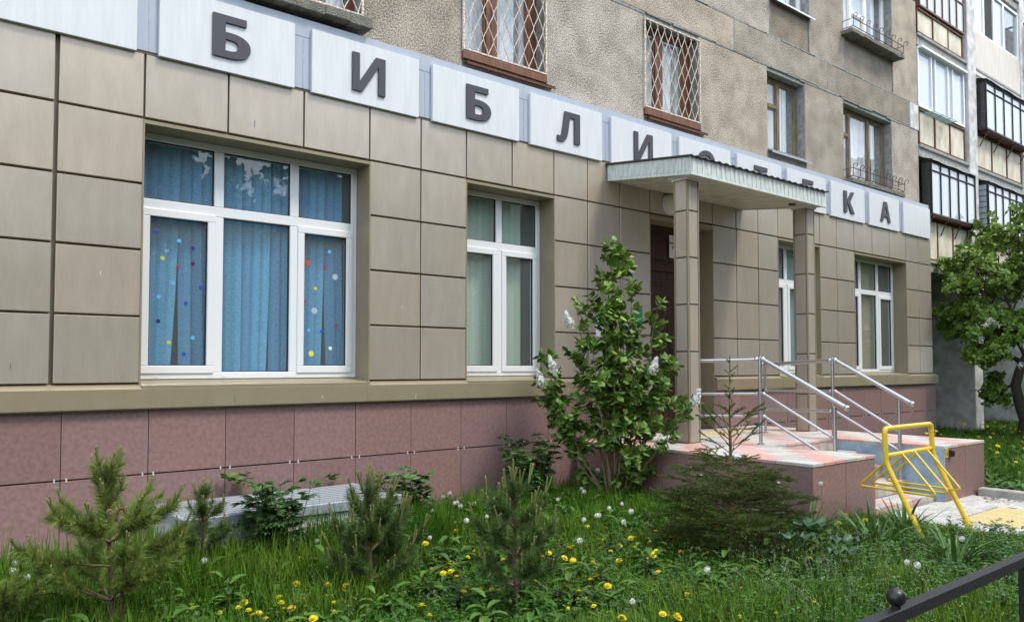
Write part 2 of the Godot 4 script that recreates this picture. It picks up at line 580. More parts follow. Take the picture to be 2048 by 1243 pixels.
func ground() -> void:
	var b := MB.new()
	b.box(Vector3(-150, -0.4, -150), Vector3(250, 0.0, 200))
	structure("ground", b, M.soil)
	b = MB.new()
	b.box(Vector3(-60, -0.1, 6.5), Vector3(120, 0.012, 13.5))
	structure("pavement", b, M.asphalt)
	# paved path from the steps out to the street
	b = MB.new()
	b.box(Vector3(8.5, -0.1, 3.2), Vector3(11.05, 0.006, 6.6))
	var path := structure("path", b, M.mortar)
	var br := MB.new()
	br.cbox(Vector3(-0.0985, -0.04, -0.0485), Vector3(0.0985, 0, 0.0485), 0.004)
	var bm := br.mesh()
	var tact := MB.new()
	tact.cbox(Vector3(-0.147, -0.04, -0.147), Vector3(0.147, 0, 0.147), 0.004)
	for k in 6:
		tact.cbox(Vector3(-0.14, -0.004, -0.135 + k * 0.05), Vector3(0.14, 0.005, -0.115 + k * 0.05), 0.002)
	var tm := tact.mesh()
	var tr := Rect2(9.1, 4.0, 1.2, 0.6)
	for i in 4:
		for j in 2:
			piece("tactile_tile", tm, M.tactile, path, Vector3(9.25 + i * 0.3, 0.024, 4.15 + j * 0.3))
	var made := 0
	for j in 24:
		for i in 14:
			var x := 8.5 + 0.1 + i * 0.2 - (0.1 if j % 2 else 0.0)
			var z := 3.42 + j * 0.1
			if x > 11.0 or x < 8.55 or tr.grow(0.05).has_point(Vector2(x, z)) and (tr.grow(0.02).has_point(Vector2(x, z))):
				continue
			made += 1
			if made > 292:
				continue
			var o := piece("paving_brick", bm, M["grey_brick%d" % rng.randi_range(0, 2)], path, Vector3(x, 0.02 + rng.randf_range(-0.003, 0.003), z))
			o.rotation = Vector3(rng.randf_range(-0.012, 0.012), rng.randf_range(-0.01, 0.01), rng.randf_range(-0.012, 0.012))
	# kerbs along the path
	var kb := MB.new()
	for k in 3:
		kb.cbox(Vector3(11.05, -0.2, 3.5 + k * 1.0), Vector3(11.2, 0.115, 4.494 + k * 1.0), 0.012)
	structure("kerb", kb, M.kerb)
	kb = MB.new()
	for k in 3:
		kb.cbox(Vector3(8.38, -0.2, 3.45 + k * 1.0), Vector3(8.49, 0.05, 4.444 + k * 1.0), 0.01)
	structure("yellow_kerb", kb, M.tactile)

func tile_mesh(w: float, h: float, deep: float, r: float) -> Mesh:
	var key := "tile_%.3f_%.3f_%.3f" % [w, h, deep]
	if not M.has(key):
		var b := MB.new()
		b.cbox(Vector3(-w / 2, -h / 2, -deep), Vector3(w / 2, h / 2, 0), r)
		M[key] = b.mesh()
	return M[key]

func clad(parent: Node, x0: float, x1: float, y0: float, y1: float, z := 0.0, gap := 0.018) -> void:
	var o := piece("metal_panel", tile_mesh(snappedf(x1 - x0 - gap, 0.005), snappedf(y1 - y0 - gap - 0.003, 0.002), 0.045, 0.004), M["clad%d" % rng.randi_range(0, 3)], parent, Vector3((x0 + x1) / 2, (y0 + y1) / 2, z + rng.randf_range(-0.0015, 0.0015)))
	o.rotation = Vector3(rng.randf_range(-0.004, 0.004), rng.randf_range(-0.004, 0.004), 0)

func library_front() -> void:
	var f := thing("library_building", "ground floor library front clad in brown metal panels over a pink stone plinth", "building", "", Vector3(8, 0, 0))
	var holes := []
	for o in OPENINGS:
		holes.append(Rect2(o[0] - 0.013, 1.40, o[1] - o[0] + 0.026, 3.88 - 1.40))
	holes.append(Rect2(8.803, 0.69, 10.322 - 8.803, 3.84 - 0.69))
	var b := MB.new()
	b.holed(-3.0, 18.31, 0.0, 4.60, -0.36, -0.046, holes)
	part("wall", b, M.joint, f)
	b = MB.new()   # the rooms behind the windows
	b.box(Vector3(-3, 0.55, -2.6), Vector3(18.3, 4.5, -2.5))
	b.box(Vector3(-3, 0.55, -2.5), Vector3(18.3, 0.68, -0.37))
	b.box(Vector3(-3, 4.4, -2.5), Vector3(18.3, 4.5, -0.37))
	for x in [-3.0, 5.0, 8.3, 11.2, 14.2, 18.2]:
		b.box(Vector3(x, 0.68, -2.5), Vector3(x + 0.1, 4.4, -0.37))
	part("room", b, M.room, f)
	# metal panels
	for bay in [[-2.26, -1.57, -0.88, -0.19, 0.50, 1.18], [1.195, 1.885], [4.185, 4.846, 5.49], [6.91, 7.527, 8.172, 8.81], [10.315, 10.946, 11.575, 12.178], [13.565, 14.182, 14.85], [17.085, 17.681, 18.315]]:
		for i in bay.size() - 1:
			for r in 5:
				clad(f, bay[i], bay[i + 1], ROWS[r], ROWS[r + 1])
	for bay in [[1.885, 2.642, 3.42, 4.185], [5.49, 6.20, 6.91], [8.81, 9.56, 10.315], [12.178, 12.87, 13.565], [14.85, 15.59, 16.34, 17.085]]:
		for i in bay.size() - 1:
			clad(f, bay[i], bay[i + 1], ROWS[4], ROWS[5])
	# reveals, lintels and sills of the openings
	for o in OPENINGS:
		b = MB.new()
		for s in [0, 1]:
			var x: float = o[s]
			b.box(Vector3(x - (0.0 if s else 0.016), 1.50, -0.31), Vector3(x + (0.016 if s else 0.0), 3.885, 0.003))
		b.box(Vector3(o[0] - 0.016, 3.872, -0.31), Vector3(o[1] + 0.016, 3.905, 0.0045))
		part("reveal", b, M.trim, f)
		b = MB.new()
		b.quad(Vector3(o[0], 1.497, 0.05), Vector3(o[1], 1.497, 0.05), Vector3(o[1], 1.548, -0.29), Vector3(o[0], 1.548, -0.29))
		b.box(Vector3(o[0], 1.46, -0.29), Vector3(o[1], 1.494, 0.05))
		part("sill", b, M.trim, f)
	b = MB.new()
	for x in [8.814, 10.31]:
		b.box(Vector3(x - 0.016 if x < 9 else x, 0.70, -0.34), Vector3(x if x < 9 else x + 0.016, 3.85, 0.003))
	b.box(Vector3(8.80, 3.832, -0.34), Vector3(10.326, 3.90, 0.0045))
	part("reveal", b, M.trim, f)
	# projecting trim under the panels, in lengths
	var cuts := [-3.0, -0.4, 1.93, 4.14, 6.3, 8.80]
	for k in 5:
		trim_length(f, cuts[k], cuts[k + 1], 0.0025 * (k % 2))
	cuts = [10.325, 12.2, 14.3, 16.4, 18.46]
	for k in 4:
		trim_length(f, cuts[k], cuts[k + 1], 0.0025 * (k % 2))
	# thin pale drip marks and scuffs
	for q in [[2.72, 1.40], [3.62, 1.37], [4.75, 1.36], [5.1, 1.41], [7.1, 1.39], [12.9, 1.38], [15.6, 1.40], [4.6, 2.35], [6.99, 2.9], [13.9, 1.75], [11.2, 2.6], [0.9, 1.7], [1.55, 2.5], [2.9, 4.1]]:
		var w := 0.004
		var l := rng.randf_range(0.02, 0.07)
		var z := 0.058 if q[1] < 1.48 else 0.0045
		b = MB.new()
		b.quad(Vector3(q[0] - w, q[1] - l, z), Vector3(q[0] + w * 0.3, q[1] - l * 1.1, z), Vector3(q[0] + w, q[1], z), Vector3(q[0] - w * 0.6, q[1] + 0.004, z))
		part("drip_mark", b, M.joint_grey if l > 0.05 else M.cap_white, f)
	# stone plinth
	var clips := MB.new()
	for run in [[-2.176, 1.274 - 0.69 * 5, 8.80], [10.33, 10.33, 18.43]]:
		var x: float = run[1]
		while x < run[2] - 0.1:
			var x1 := minf(x + 0.69, run[2])
			for r in [[-0.06, 0.704], [0.718, 1.298]]:
				var o := piece("stone_slab", tile_mesh(snappedf(x1 - x - 0.006, 0.002), r[1] - r[0], 0.045, 0.0015), M["granite%d" % rng.randi_range(0, 3)], f, Vector3((x + x1) / 2, (r[0] + r[1]) / 2, rng.randf_range(-0.003, 0.001)))
				o.rotation = Vector3(rng.randf_range(-0.003, 0.003), rng.randf_range(-0.003, 0.003), 0)
			for s in [-0.045, 0.045]:
				clips.box(Vector3(x + s - 0.006, 0.695, -0.01), Vector3(x + s + 0.006, 0.728, 0.004))
			x += 0.69
	part("clip", clips, M.clip, f).set_meta("kind", "stuff")
	# windows
	var zf := -0.28
	var w1 := window(f, 1.89, 4.18, [2.66, 3.45], 3.20, zf, [0, 2], "wide white plastic window stuck with coloured dots")
	stickers(w1)
	window(f, 5.495, 6.904, [6.21], 3.20, zf, [0, 1], "")
	window(f, 12.183, 13.56, [12.87], 3.20, zf, [0, 1], "")
	window(f, 14.855, 17.08, [15.62, 16.36], 3.20, zf, [0, 2], "")
	blinds("blue vertical blind with wavy slats behind the window stuck with dots", 1.92, 4.15, ["blue_slat0", "blue_slat1", "blue_slat2"], 0.115, 0.42, [2.29, 2.43, 3.27, 3.42, 3.83], [0.06, 0.02, 0.03, 0.018, 0.055])
	blinds("pale green vertical blind behind the window left of the white lilac", 5.52, 6.74, ["green_slat"], 0.12, 0.25, [], [])
	blinds("teal vertical blind in the narrow window beside the second canopy column", 12.2, 13.54, ["teal_slat"], 0.12, 0.3, [], [])
	blinds("beige vertical blind with open slats in the window farthest right", 15.0, 16.55, ["beige_slat"], 0.10, 0.95, [], [])
	door(f)

func trim_length(f: Node, x0: float, x1: float, dz: float) -> void:
	var b := MB.new()
	b.box(Vector3(x0, 1.302, -0.03), Vector3(x1, 1.472, 0.052 + dz))
	b.quad(Vector3(x0, 1.472, 0.052 + dz), Vector3(x1, 1.472, 0.052 + dz), Vector3(x1, 1.518, -0.03), Vector3(x0, 1.518, -0.03))
	b.box(Vector3(x0, 1.292, -0.03), Vector3(x1, 1.302, 0.044 + dz))
	part("sill_trim", b, M.trim, f)

func frame_ring(b: MB, x0: float, x1: float, y0: float, y1: float, z0: float, z1: float, w: float, r := 0.006) -> void:
	b.cbox(Vector3(x0, y0, z0), Vector3(x1, y0 + w, z1), r)
	b.cbox(Vector3(x0, y1 - w, z0), Vector3(x1, y1, z1), r)
	b.cbox(Vector3(x0, y0 + w, z0), Vector3(x0 + w, y1 - w, z1), r)
	b.cbox(Vector3(x1 - w, y0 + w, z0), Vector3(x1, y1 - w, z1), r)

func pane(w: Node, x0: float, x1: float, y0: float, y1: float, z: float, m: Material = null) -> void:
	var b := MB.new()
	for k in 2:
		b.quad(Vector3(x0, y0, z - 0.014 * k), Vector3(x1, y0, z - 0.014 * k), Vector3(x1, y1, z - 0.014 * k), Vector3(x0, y1, z - 0.014 * k))
	part("pane", b, m if m else M.glass, w)

func window(f: Node, x0: float, x1: float, mull: Array, ty: float, zf: float, sashes: Array, label: String) -> Node3D:
	var w := group_part("window", f, Vector3((x0 + x1) / 2, 1.55, zf))
	if label:
		w.set_meta("label", label)
	var y0 := 1.552
	var y1 := 3.872
	var b := MB.new()
	frame_ring(b, x0, x1, y0, y1, zf - 0.07, zf, 0.065)
	for x in mull:
		b.cbox(Vector3(x - 0.047, y0 + 0.065, zf - 0.07), Vector3(x + 0.047, ty - 0.05, zf - 0.001), 0.006)
		b.cbox(Vector3(x - 0.047, ty + 0.05, zf - 0.07), Vector3(x + 0.047, y1 - 0.065, zf - 0.001), 0.006)
	b.cbox(Vector3(x0 + 0.065, ty - 0.05, zf - 0.07), Vector3(x1 - 0.065, ty + 0.05, zf - 0.0005), 0.006)
	for k in 4:   # drain caps
		var dx := x0 + (x1 - x0) * (0.08 + 0.28 * k)
		b.box(Vector3(dx, y0 + 0.02, zf), Vector3(dx + 0.035, y0 + 0.03, zf + 0.004))
	part("frame", b, M.pvc, w)
	var xs := [x0 + 0.065]
	for x in mull:
		xs.append(x - 0.047)
		xs.append(x + 0.047)
	xs.append(x1 - 0.065)
	var gk := MB.new()
	for i in range(0, xs.size(), 2):
		frame_ring(gk, xs[i], xs[i + 1], ty + 0.05, y1 - 0.065, zf - 0.05, zf - 0.022, 0.008, 0.001)
		pane(w, xs[i], xs[i + 1], ty + 0.05, y1 - 0.065, zf - 0.035)
		var lo := y0 + 0.065
		var hi := ty - 0.05
		if i / 2 in sashes:
			var s := MB.new()
			frame_ring(s, xs[i] - 0.012, xs[i + 1] + 0.012, lo - 0.012, hi + 0.012, zf - 0.06, zf + 0.014, 0.075)
			part("sash", s, M.pvc, w)
			frame_ring(gk, xs[i] + 0.063, xs[i + 1] - 0.063, lo + 0.063, hi - 0.063, zf - 0.03, zf - 0.004, 0.008, 0.001)
			pane(w, xs[i] + 0.063, xs[i + 1] - 0.063, lo + 0.063, hi - 0.063, zf - 0.02)
		else:
			frame_ring(gk, xs[i], xs[i + 1], lo, hi, zf - 0.05, zf - 0.022, 0.008, 0.001)
			pane(w, xs[i], xs[i + 1], lo, hi, zf - 0.035)
	part("gasket", gk, M.gasket, w)
	return w

func stickers(w: Node) -> void:
	var tint := {"b": Color(0.02, 0.06, 0.42), "l": Color(0.10, 0.42, 0.75), "n": Color(0.01, 0.015, 0.12), "y": Color(0.52, 0.50, 0.06), "Y": Color(0.75, 0.68, 0.05), "d": Color(0.06, 0.005, 0.01), "r": Color(0.32, 0.02, 0.06), "o": Color(0.55, 0.06, 0.02), "m": Color(0.33, 0.01, 0.14), "w": Color(0.75, 0.82, 0.85), "s": Color(0.80, 0.85, 0.88)}
	for k in tint:
		M["dot_" + k] = flat(tint[k].linear_to_srgb(), 0.6)
	for s in "b:2.08:2.96 l:2.29:2.88 n:2.42:2.82 y:2.14:2.70 d:2.42:2.67 r:2.28:2.62 l:2.24:2.47 b:2.50:2.44 l:2.11:2.33 b:2.36:2.28 n:2.11:2.10 y:2.21:1.90 l:2.43:1.95 b:2.35:1.79 l:3.86:2.92 o:3.61:2.78 m:3.81:2.74 s:3.93:2.65 y:3.70:2.51 m:3.58:2.36 s:3.69:2.27 m:3.95:2.12 l:3.63:2.06 b:3.78:2.05 w:3.88:1.87 Y:3.66:1.81".split(" "):
		var q := s.split(":")
		var at := Vector3(float(q[1]), float(q[2]), -0.2985)
		var b := MB.new()
		if q[0] == "s":
			for k in 6:
				var d := Vector3(cos(k * PI / 3), sin(k * PI / 3), 0)
				var e := Vector3(-d.y, d.x, 0)
				b.quad(at - e * 0.004, at + d * 0.032 - e * 0.004, at + d * 0.032 + e * 0.004, at + e * 0.004)
				for g in [-1.0, 1.0]:
					var p: Vector3 = at + d * 0.018
					var t: Vector3 = p + d * 0.010 + e * 0.012 * g
					b.quad(p - d * 0.004, p + d * 0.004, t + d * 0.004, t - d * 0.004)
			part("snowflake_sticker", b, M.dot_s, w)
			continue
		var r := 0.030 if q[0] in ["o", "Y"] else 0.020
		b.tube([at - Vector3(0, 0, 0.0008), at + Vector3(0, 0, 0.0008)], r, r, 16)
		part("dot_sticker", b, M["dot_" + q[0]], w)

func blinds(label: String, x0: float, x1: float, mats: Array, wide: float, angle: float, gaps: Array, sizes: Array) -> void:
	var t := thing("vertical_blind", label, "blind", "", Vector3((x0 + x1) / 2, 3.84, -0.46))
	var rail := MB.new()
	rail.box(Vector3(x0, 3.82, -0.49), Vector3(x1, 3.86, -0.43))
	part("rail", rail, M.pvc, t)
	var x := x0 + wide * 0.45
	var k := 0
	while x < x1 - wide * 0.3:
		var b := MB.new()
		var shift := 0.0
		for g in gaps.size():
			var far: float = x - gaps[g]
			shift += signf(far) * sizes[g] * exp(-absf(far) * 3.0)
		shift += rng.randf_range(-0.006, 0.006)
		var a0 := angle + rng.randf_range(-0.05, 0.05)
		var a1 := a0 + rng.randf_range(-0.10, 0.10)
		var last := []
		for i in 7:
			var u := i / 6.0
			var a := lerpf(a0, a1, u)
			var c := Vector3(x + shift * u * u, lerpf(3.82, 1.60, u), -0.46)
			var e := Vector3(cos(a), 0, sin(a)) * wide * 0.5
			var m := Vector3(0, 0, 0.006)
			if last:
				b.quad(c - e, c + m, last[1], last[0])
				b.quad(c + m, c + e, last[2], last[1])
			last = [c - e, c + m, c + e]
		part("slat", b, M[mats[k % mats.size()]], t)
		x += wide * 0.89
		k += 1

func door(f: Node) -> void:
	var d := group_part("door", f, Vector3(9.56, 0.7, -0.3))
	var b := MB.new()
	var z := -0.30
	frame_ring(b, 8.814, 10.31, 0.70, 3.832, z - 0.06, z + 0.03, 0.075)
	b.cbox(Vector3(8.88, 3.13, z - 0.06), Vector3(10.24, 3.23, z + 0.035), 0.006)
	part("frame", b, M.door, d)
	var top := MB.new()
	top.box(Vector3(8.88, 3.23, z - 0.05), Vector3(10.24, 3.76, z - 0.01))
	for x in [[8.96, 9.50], [9.62, 10.16]]:
		top.cbox(Vector3(x[0], 3.30, z - 0.011), Vector3(x[1], 3.69, z + 0.012), 0.011)
	part("transom_panel", top, M.door, d)
	for s in 2:
		var x0 := 8.885 if s == 0 else 9.565
		var x1 := x0 + 0.67
		var l := MB.new()
		l.cbox(Vector3(x0, 0.71, z - 0.05), Vector3(x1, 3.13, z), 0.004)
		for y in [[0.82, 1.36], [1.48, 1.72], [1.84, 2.98]]:
			frame_ring(l, x0 + 0.10, x1 - 0.10, y[0], y[1], z - 0.002, z + 0.014, 0.03, 0.008)
			l.cbox(Vector3(x0 + 0.17, y[0] + 0.07, z - 0.002), Vector3(x1 - 0.17, y[1] - 0.07, z + 0.016), 0.015)
		part("leaf", l, M.door, d)
	var h := MB.new()
	var hx := 9.62
	h.cbox(Vector3(hx - 0.02, 1.55, z), Vector3(hx + 0.03, 2.05, z + 0.012), 0.004)
	h.tube([Vector3(hx, 1.66, z), Vector3(hx, 1.68, z + 0.06), Vector3(hx, 1.80, z + 0.075), Vector3(hx, 1.92, z + 0.06), Vector3(hx, 1.94, z)], 0.009, 0.009, 8)
	h.tube([Vector3(hx, 1.60, z), Vector3(hx, 1.60, z + 0.02)], 0.012, 0.012, 10)
	part("handle", h, M.frame_dark, d)
	# notice plate over the doors
	var np := group_part("notice", f, Vector3(9.74, 3.54, -0.28))
	b = MB.new()
	b.cbox(Vector3(9.59, 3.36, -0.288), Vector3(9.90, 3.715, -0.276), 0.002)
	part("plate", b, M.paper, np)
	words("Библиотека-\nфилиал", 0.052, Vector3(9.745, 3.56, -0.2755), M.ink, np)
	words("........", 0.03, Vector3(9.745, 3.42, -0.2755), M.ink, np)

func words(text: String, size: float, at: Vector3, m: Material, parent: Node) -> MeshInstance3D:
	var tm := TextMesh.new()
	var sf := SystemFont.new()
	sf.font_names = PackedStringArray(["Droid Sans"])
	sf.font_weight = 700
	tm.font = sf
	tm.text = text
	tm.font_size = 32
	tm.pixel_size = size / 32.0 
	tm.depth = 0.002
	return piece("lettering", tm, m, parent, at)

func sign_board() -> void:
	var t := thing("library_sign", "long light grey sign band of square boards with dark raised letters over the library", "sign", "", Vector3(9.6, 4.5, 0))
	var b := MB.new()
	b.box(Vector3(-2.6, 4.535, -0.26), Vector3(18.25, 5.265, 0.0))
	part("backing", b, M.sign_back, t)
	# thin cover strips in the gaps
	var text := " БИБЛИОТЕКА "
	var sf := SystemFont.new()
	sf.font_names = PackedStringArray(["Droid Sans"])
	sf.font_weight = 700
	for k in range(-2, 12):
		var x0 := 2.0 + (k - 1) * 1.4925 - 0.012
		var x1 := x0 + 1.305
		var at := Vector3((x0 + x1) / 2, 4.835, 0.042)
		var panel := piece("sign_board", tile_mesh(1.305, 0.665, 0.045, 0.003), M.sign, t, at + Vector3(0, 0, rng.randf_range(-0.002, 0.002)))
		panel.rotation.y = rng.randf_range(-0.003, 0.003)
		var st := MB.new()
		st.box(Vector3(x1 + 0.004, 5.075, 0.0), Vector3(x1 + 0.182, 5.08, 0.004))
		st.box(Vector3(x1 + 0.105, 4.54, 0.0), Vector3(x1 + 0.113, 5.06, 0.004))
		part("cover_strip", st, M.zinc, t)
		if k >= 0 and text[k] != " ":
			var tm := TextMesh.new()
			tm.font = sf
			tm.text = text[k]
			tm.font_size = 64
			tm.pixel_size = 0.01
			tm.depth = 0.02
			tm.curve_step = 1.0
			var bb := tm.get_aabb()
			var wide: float = {"Б": 0.365, "И": 0.40, "Л": 0.41, "О": 0.43, "Т": 0.375, "Е": 0.345, "К": 0.40, "А": 0.43}[text[k]]
			var s := Vector3(wide / bb.size.x, (0.43 if text[k] == "О" else 0.412) / bb.size.y, 1)
			var o := piece("letter", tm, M.letter, t, Vector3(2.645 + (k - 1) * 1.492, 4.838, 0.055) - Vector3(bb.get_center().x * s.x, bb.get_center().y * s.y, 0), Basis.from_scale(s))
			o.set_meta("label", "dark raised letter %s on its own board" % text[k])
	# dark shadow gap closer under the boards
	b = MB.new()
	b.box(Vector3(-2.6, 4.512, -0.26), Vector3(18.25, 4.535, -0.012))
	part("closer", b, M.joint, t)

const ZS := -0.22

func stucco(p: Node, x0: float, x1: float, y0: float, y1: float, k: int, dz := 0.0) -> void:
	var b := MB.new()
	b.cbox(Vector3(x0 + 0.012, y0 + 0.012, -0.40), Vector3(x1 - 0.012, y1 - 0.012, ZS + dz), 0.008)
	part("wall_panel", b, M["stucco%d" % k], p)

func upper_building() -> void:
	var u := thing("apartment_building", "old apartment block of rough brown stucco panels with glazed balconies, above the library", "building", "", Vector3(12, 4.5, -0.3))
	var wins := [[1.2, 4.19, 5.57, 6.95], [5.59, 6.94, 5.57, 6.95], [8.96, 10.28, 5.57, 6.95], [12.27, 13.50, 5.56, 6.95], [14.96, 17.02, 5.42, 6.95], [12.36, 13.70, 8.33, 9.8], [15.02, 17.12, 8.42, 9.8], [1.2, 4.19, 8.42, 9.8], [5.59, 6.94, 8.42, 9.8], [8.96, 10.28, 8.42, 9.8]]
	var holes := []
	for w in wins:
		holes.append(Rect2(w[0], w[2], w[1] - w[0], w[3] - w[2]))
	var b := MB.new()
	b.holed(-3.0, 18.325, 4.45, 12.6, -0.62, ZS - 0.016, holes)
	part("wall", b, M.joint_grey, u)
	b = MB.new()
	b.box(Vector3(-3, 4.5, -3.0), Vector3(18.3, 12.6, -2.9))
	for y in [4.5, 7.3, 10.0, 12.5]:
		b.box(Vector3(-3, y, -2.9), Vector3(18.3, y + 0.1, -0.63))
	for x in [-3.0, 4.8, 8.0, 11.3, 14.2, 18.2]:
		b.box(Vector3(x, 4.6, -2.9), Vector3(x + 0.1, 12.5, -0.63))
	part("room", b, M.room, u)
	# stucco panels
	for q in [[-3, 1.2, 0], [4.19, 5.59, 1], [6.94, 8.96, 0], [10.28, 12.27, 3], [13.5, 14.96, 1], [17.02, 18.33, 0]]:
		stucco(u, q[0], q[1], 4.5, 7.03, q[2])
	for q in [[5.59, 6.94, 5.50, 2], [8.96, 10.28, 5.50, 1], [12.27, 13.5, 5.50, 1], [14.96, 17.02, 5.30, 2], [1.2, 4.19, 5.3, 4]]:
		stucco(u, q[0], q[1], 4.5, q[2], q[3], -0.012)
	var xs := [-3.0, 2.2, 5.25, 8.35, 11.27, 14.34, 17.9]
	for i in 6:
		stucco(u, xs[i], xs[i + 1], 7.03, 7.6, [0, 1, 0, 3, 1, 2][i], 0.006)
	b = MB.new()
	b.cbox(Vector3(17.912, 7.01, -0.40), Vector3(18.335, 7.60, ZS + 0.016), 0.012)
	part("wall_panel", b, M.whitewash, u, "whitewashed patch at the corner of the stucco wall")
	for q in [[-3, 1.2, 0], [4.19, 5.59, 1], [6.94, 8.96, 2], [10.28, 12.36, 0], [13.7, 15.02, 1], [17.12, 18.33, 3]]:
		stucco(u, q[0], q[1], 7.6, 10.0, q[2])
	for q in [[12.36, 13.7, 8.30, 4], [15.02, 17.12, 8.36, 2], [1.2, 4.19, 8.36, 1], [5.59, 6.94, 8.36, 2], [8.96, 10.28, 8.36, 1]]:
		stucco(u, q[0], q[1], 7.6, q[2], q[3], -0.012)
	stucco(u, -3, 18.33, 10.0, 12.6, 1)
	# smeared mortar along the panel joints
	b = MB.new()
	for q in [[-3.0, 17.9, 7.03], [-3.0, 18.3, 7.6]]:
		var x: float = q[0]
		while x < q[1]:
			var l := rng.randf_range(0.25, 0.8)
			var h := rng.randf_range(0.010, 0.028)
			b.ccell(Transform3D(Basis(Vector3(0, 0, 1), rng.randf_range(-0.02, 0.02)), Vector3(x + l / 2, q[2] + rng.randf_range(-0.012, 0.012), ZS - 0.004)), Vector3(l, h * 2, 0.022), 0.006)
			x += l * rng.randf_range(0.9, 1.1)
	for q in [[11.27, 7.03, 7.6], [14.34, 7.03, 7.6], [17.9, 7.03, 7.6], [12.36, 7.6, 8.3], [13.7, 7.6, 9.8], [15.02, 7.6, 8.3], [17.12, 7.6, 8.3]]:
		b.ccell(Transform3D(Basis(Vector3(0, 0, 1), rng.randf_range(-0.015, 0.015)), Vector3(q[0], (q[1] + q[2]) / 2, ZS - 0.003)), Vector3(rng.randf_range(0.03, 0.055), q[2] - q[1], 0.02), 0.006)
	part("mortar_joint", b, M.joint_grey, u)
	# windows
	old_window(u, 1.2, 4.19, 5.57, 6.95, [2.1, 3.2], [0.07, 0.14], {}, M.wood_brown)
	old_window(u, 5.59, 6.94, 5.57, 6.95, [6.16], [0.17], {}, M.wood_brown, 0.15)
	old_window(u, 8.96, 10.28, 5.57, 6.95, [9.50], [0.17], {}, M.wood_brown, 0.17)
	old_window(u, 12.27, 13.50, 5.56, 6.95, [12.86], [0.09], {0: 6.42}, M.wood_old, 0.05)
	old_window(u, 14.96, 17.02, 5.42, 6.95, [15.50, 16.32], [0.08, 0.08], {0: 6.40}, M.wood_old, 0.05)
	old_window(u, 12.36, 13.70, 8.33, 9.8, [13.0], [0.09], {}, M.pvc, 0.06)
	old_window(u, 15.02, 17.12, 8.42, 9.8, [15.62, 16.25], [0.10, 0.10], {1: 9.05}, M.pvc, 0.07)
	for q in [[1.2, 4.19], [5.59, 6.94], [8.96, 10.28]]:
		old_window(u, q[0], q[1], 8.42, 9.8, [(q[0] + q[1]) / 2], [0.1], {}, M.wood_brown, 0.07)
	# sills
	for q in [[5.57, 6.96, 5.57, M.wood_brown], [8.94, 10.30, 5.57, M.wood_brown]]:
		b = MB.new()
		b.cbox(Vector3(q[0], q[2] - 0.105, -0.42), Vector3(q[1], q[2] - 0.005, ZS + 0.035), 0.006)
		part("sill_board", b, q[3], u)
		b = MB.new()
		b.box(Vector3(q[0] + 0.03, q[2] - 0.155, -0.4), Vector3(q[1] + 0.1, q[2] - 0.145, ZS + 0.09))
		b.box(Vector3(q[0] + 0.03, q[2] - 0.185, ZS + 0.085), Vector3(q[1] + 0.1, q[2] - 0.145, ZS + 0.09))
		part("metal_sill", b, M.rust, u)
	for q in [[12.24, 13.56, 5.55], [12.33, 13.75, 8.33]]:
		b = MB.new()
		b.quad(Vector3(q[0], q[2] - 0.07, ZS + 0.10), Vector3(q[1], q[2] - 0.07, ZS + 0.10), Vector3(q[1], q[2] + 0.01, -0.36), Vector3(q[0], q[2] + 0.01, -0.36))
		b.box(Vector3(q[0], q[2] - 0.10, ZS + 0.095), Vector3(q[1], q[2] - 0.07, ZS + 0.10))
		part("metal_sill", b, M.clip if q[2] > 7 else M.zinc, u)
	# concrete ledges
	for q in [[0.3, 4.16, 5.33, 5.45, 0.10], [14.86, 17.14, 5.29, 5.385, 0.0], [14.9, 17.16, 8.29, 8.385, 0.03]]:
		b = MB.new()
		var n := 14
		for k in n:   # crumbled front edge
			var a: float = lerpf(q[0], q[1], float(k) / n)
			var e: float = lerpf(q[0], q[1], float(k + 1) / n)
			b.cbox(Vector3(a, q[2] + rng.randf_range(0, 0.012), -0.36), Vector3(e, q[3] + rng.randf_range(-0.008, 0.0), q[4] + rng.randf_range(-0.015, 0.008)), 0.008)
		part("ledge", b, M.old_concrete, u)

	for q in [[1.19, 4.20, "cream lattice window grille cut off by the top edge at left"], [5.57, 6.96, "cream lattice window grille with brown boards, nearer of the two whole ones"], [8.94, 10.30, "cream lattice window grille with brown boards above the canopy"]]:
		grille(q[0], q[1], 5.575, 6.94, q[2])
	flower_rail(14.9, 17.12, 5.39, 0.0, "rusty scrolled flower rail on the ledge just above the sign's last letters")
	flower_rail(14.94, 17.14, 8.39, 0.03, "rusty scrolled flower rail on the upper ledge under the white window")

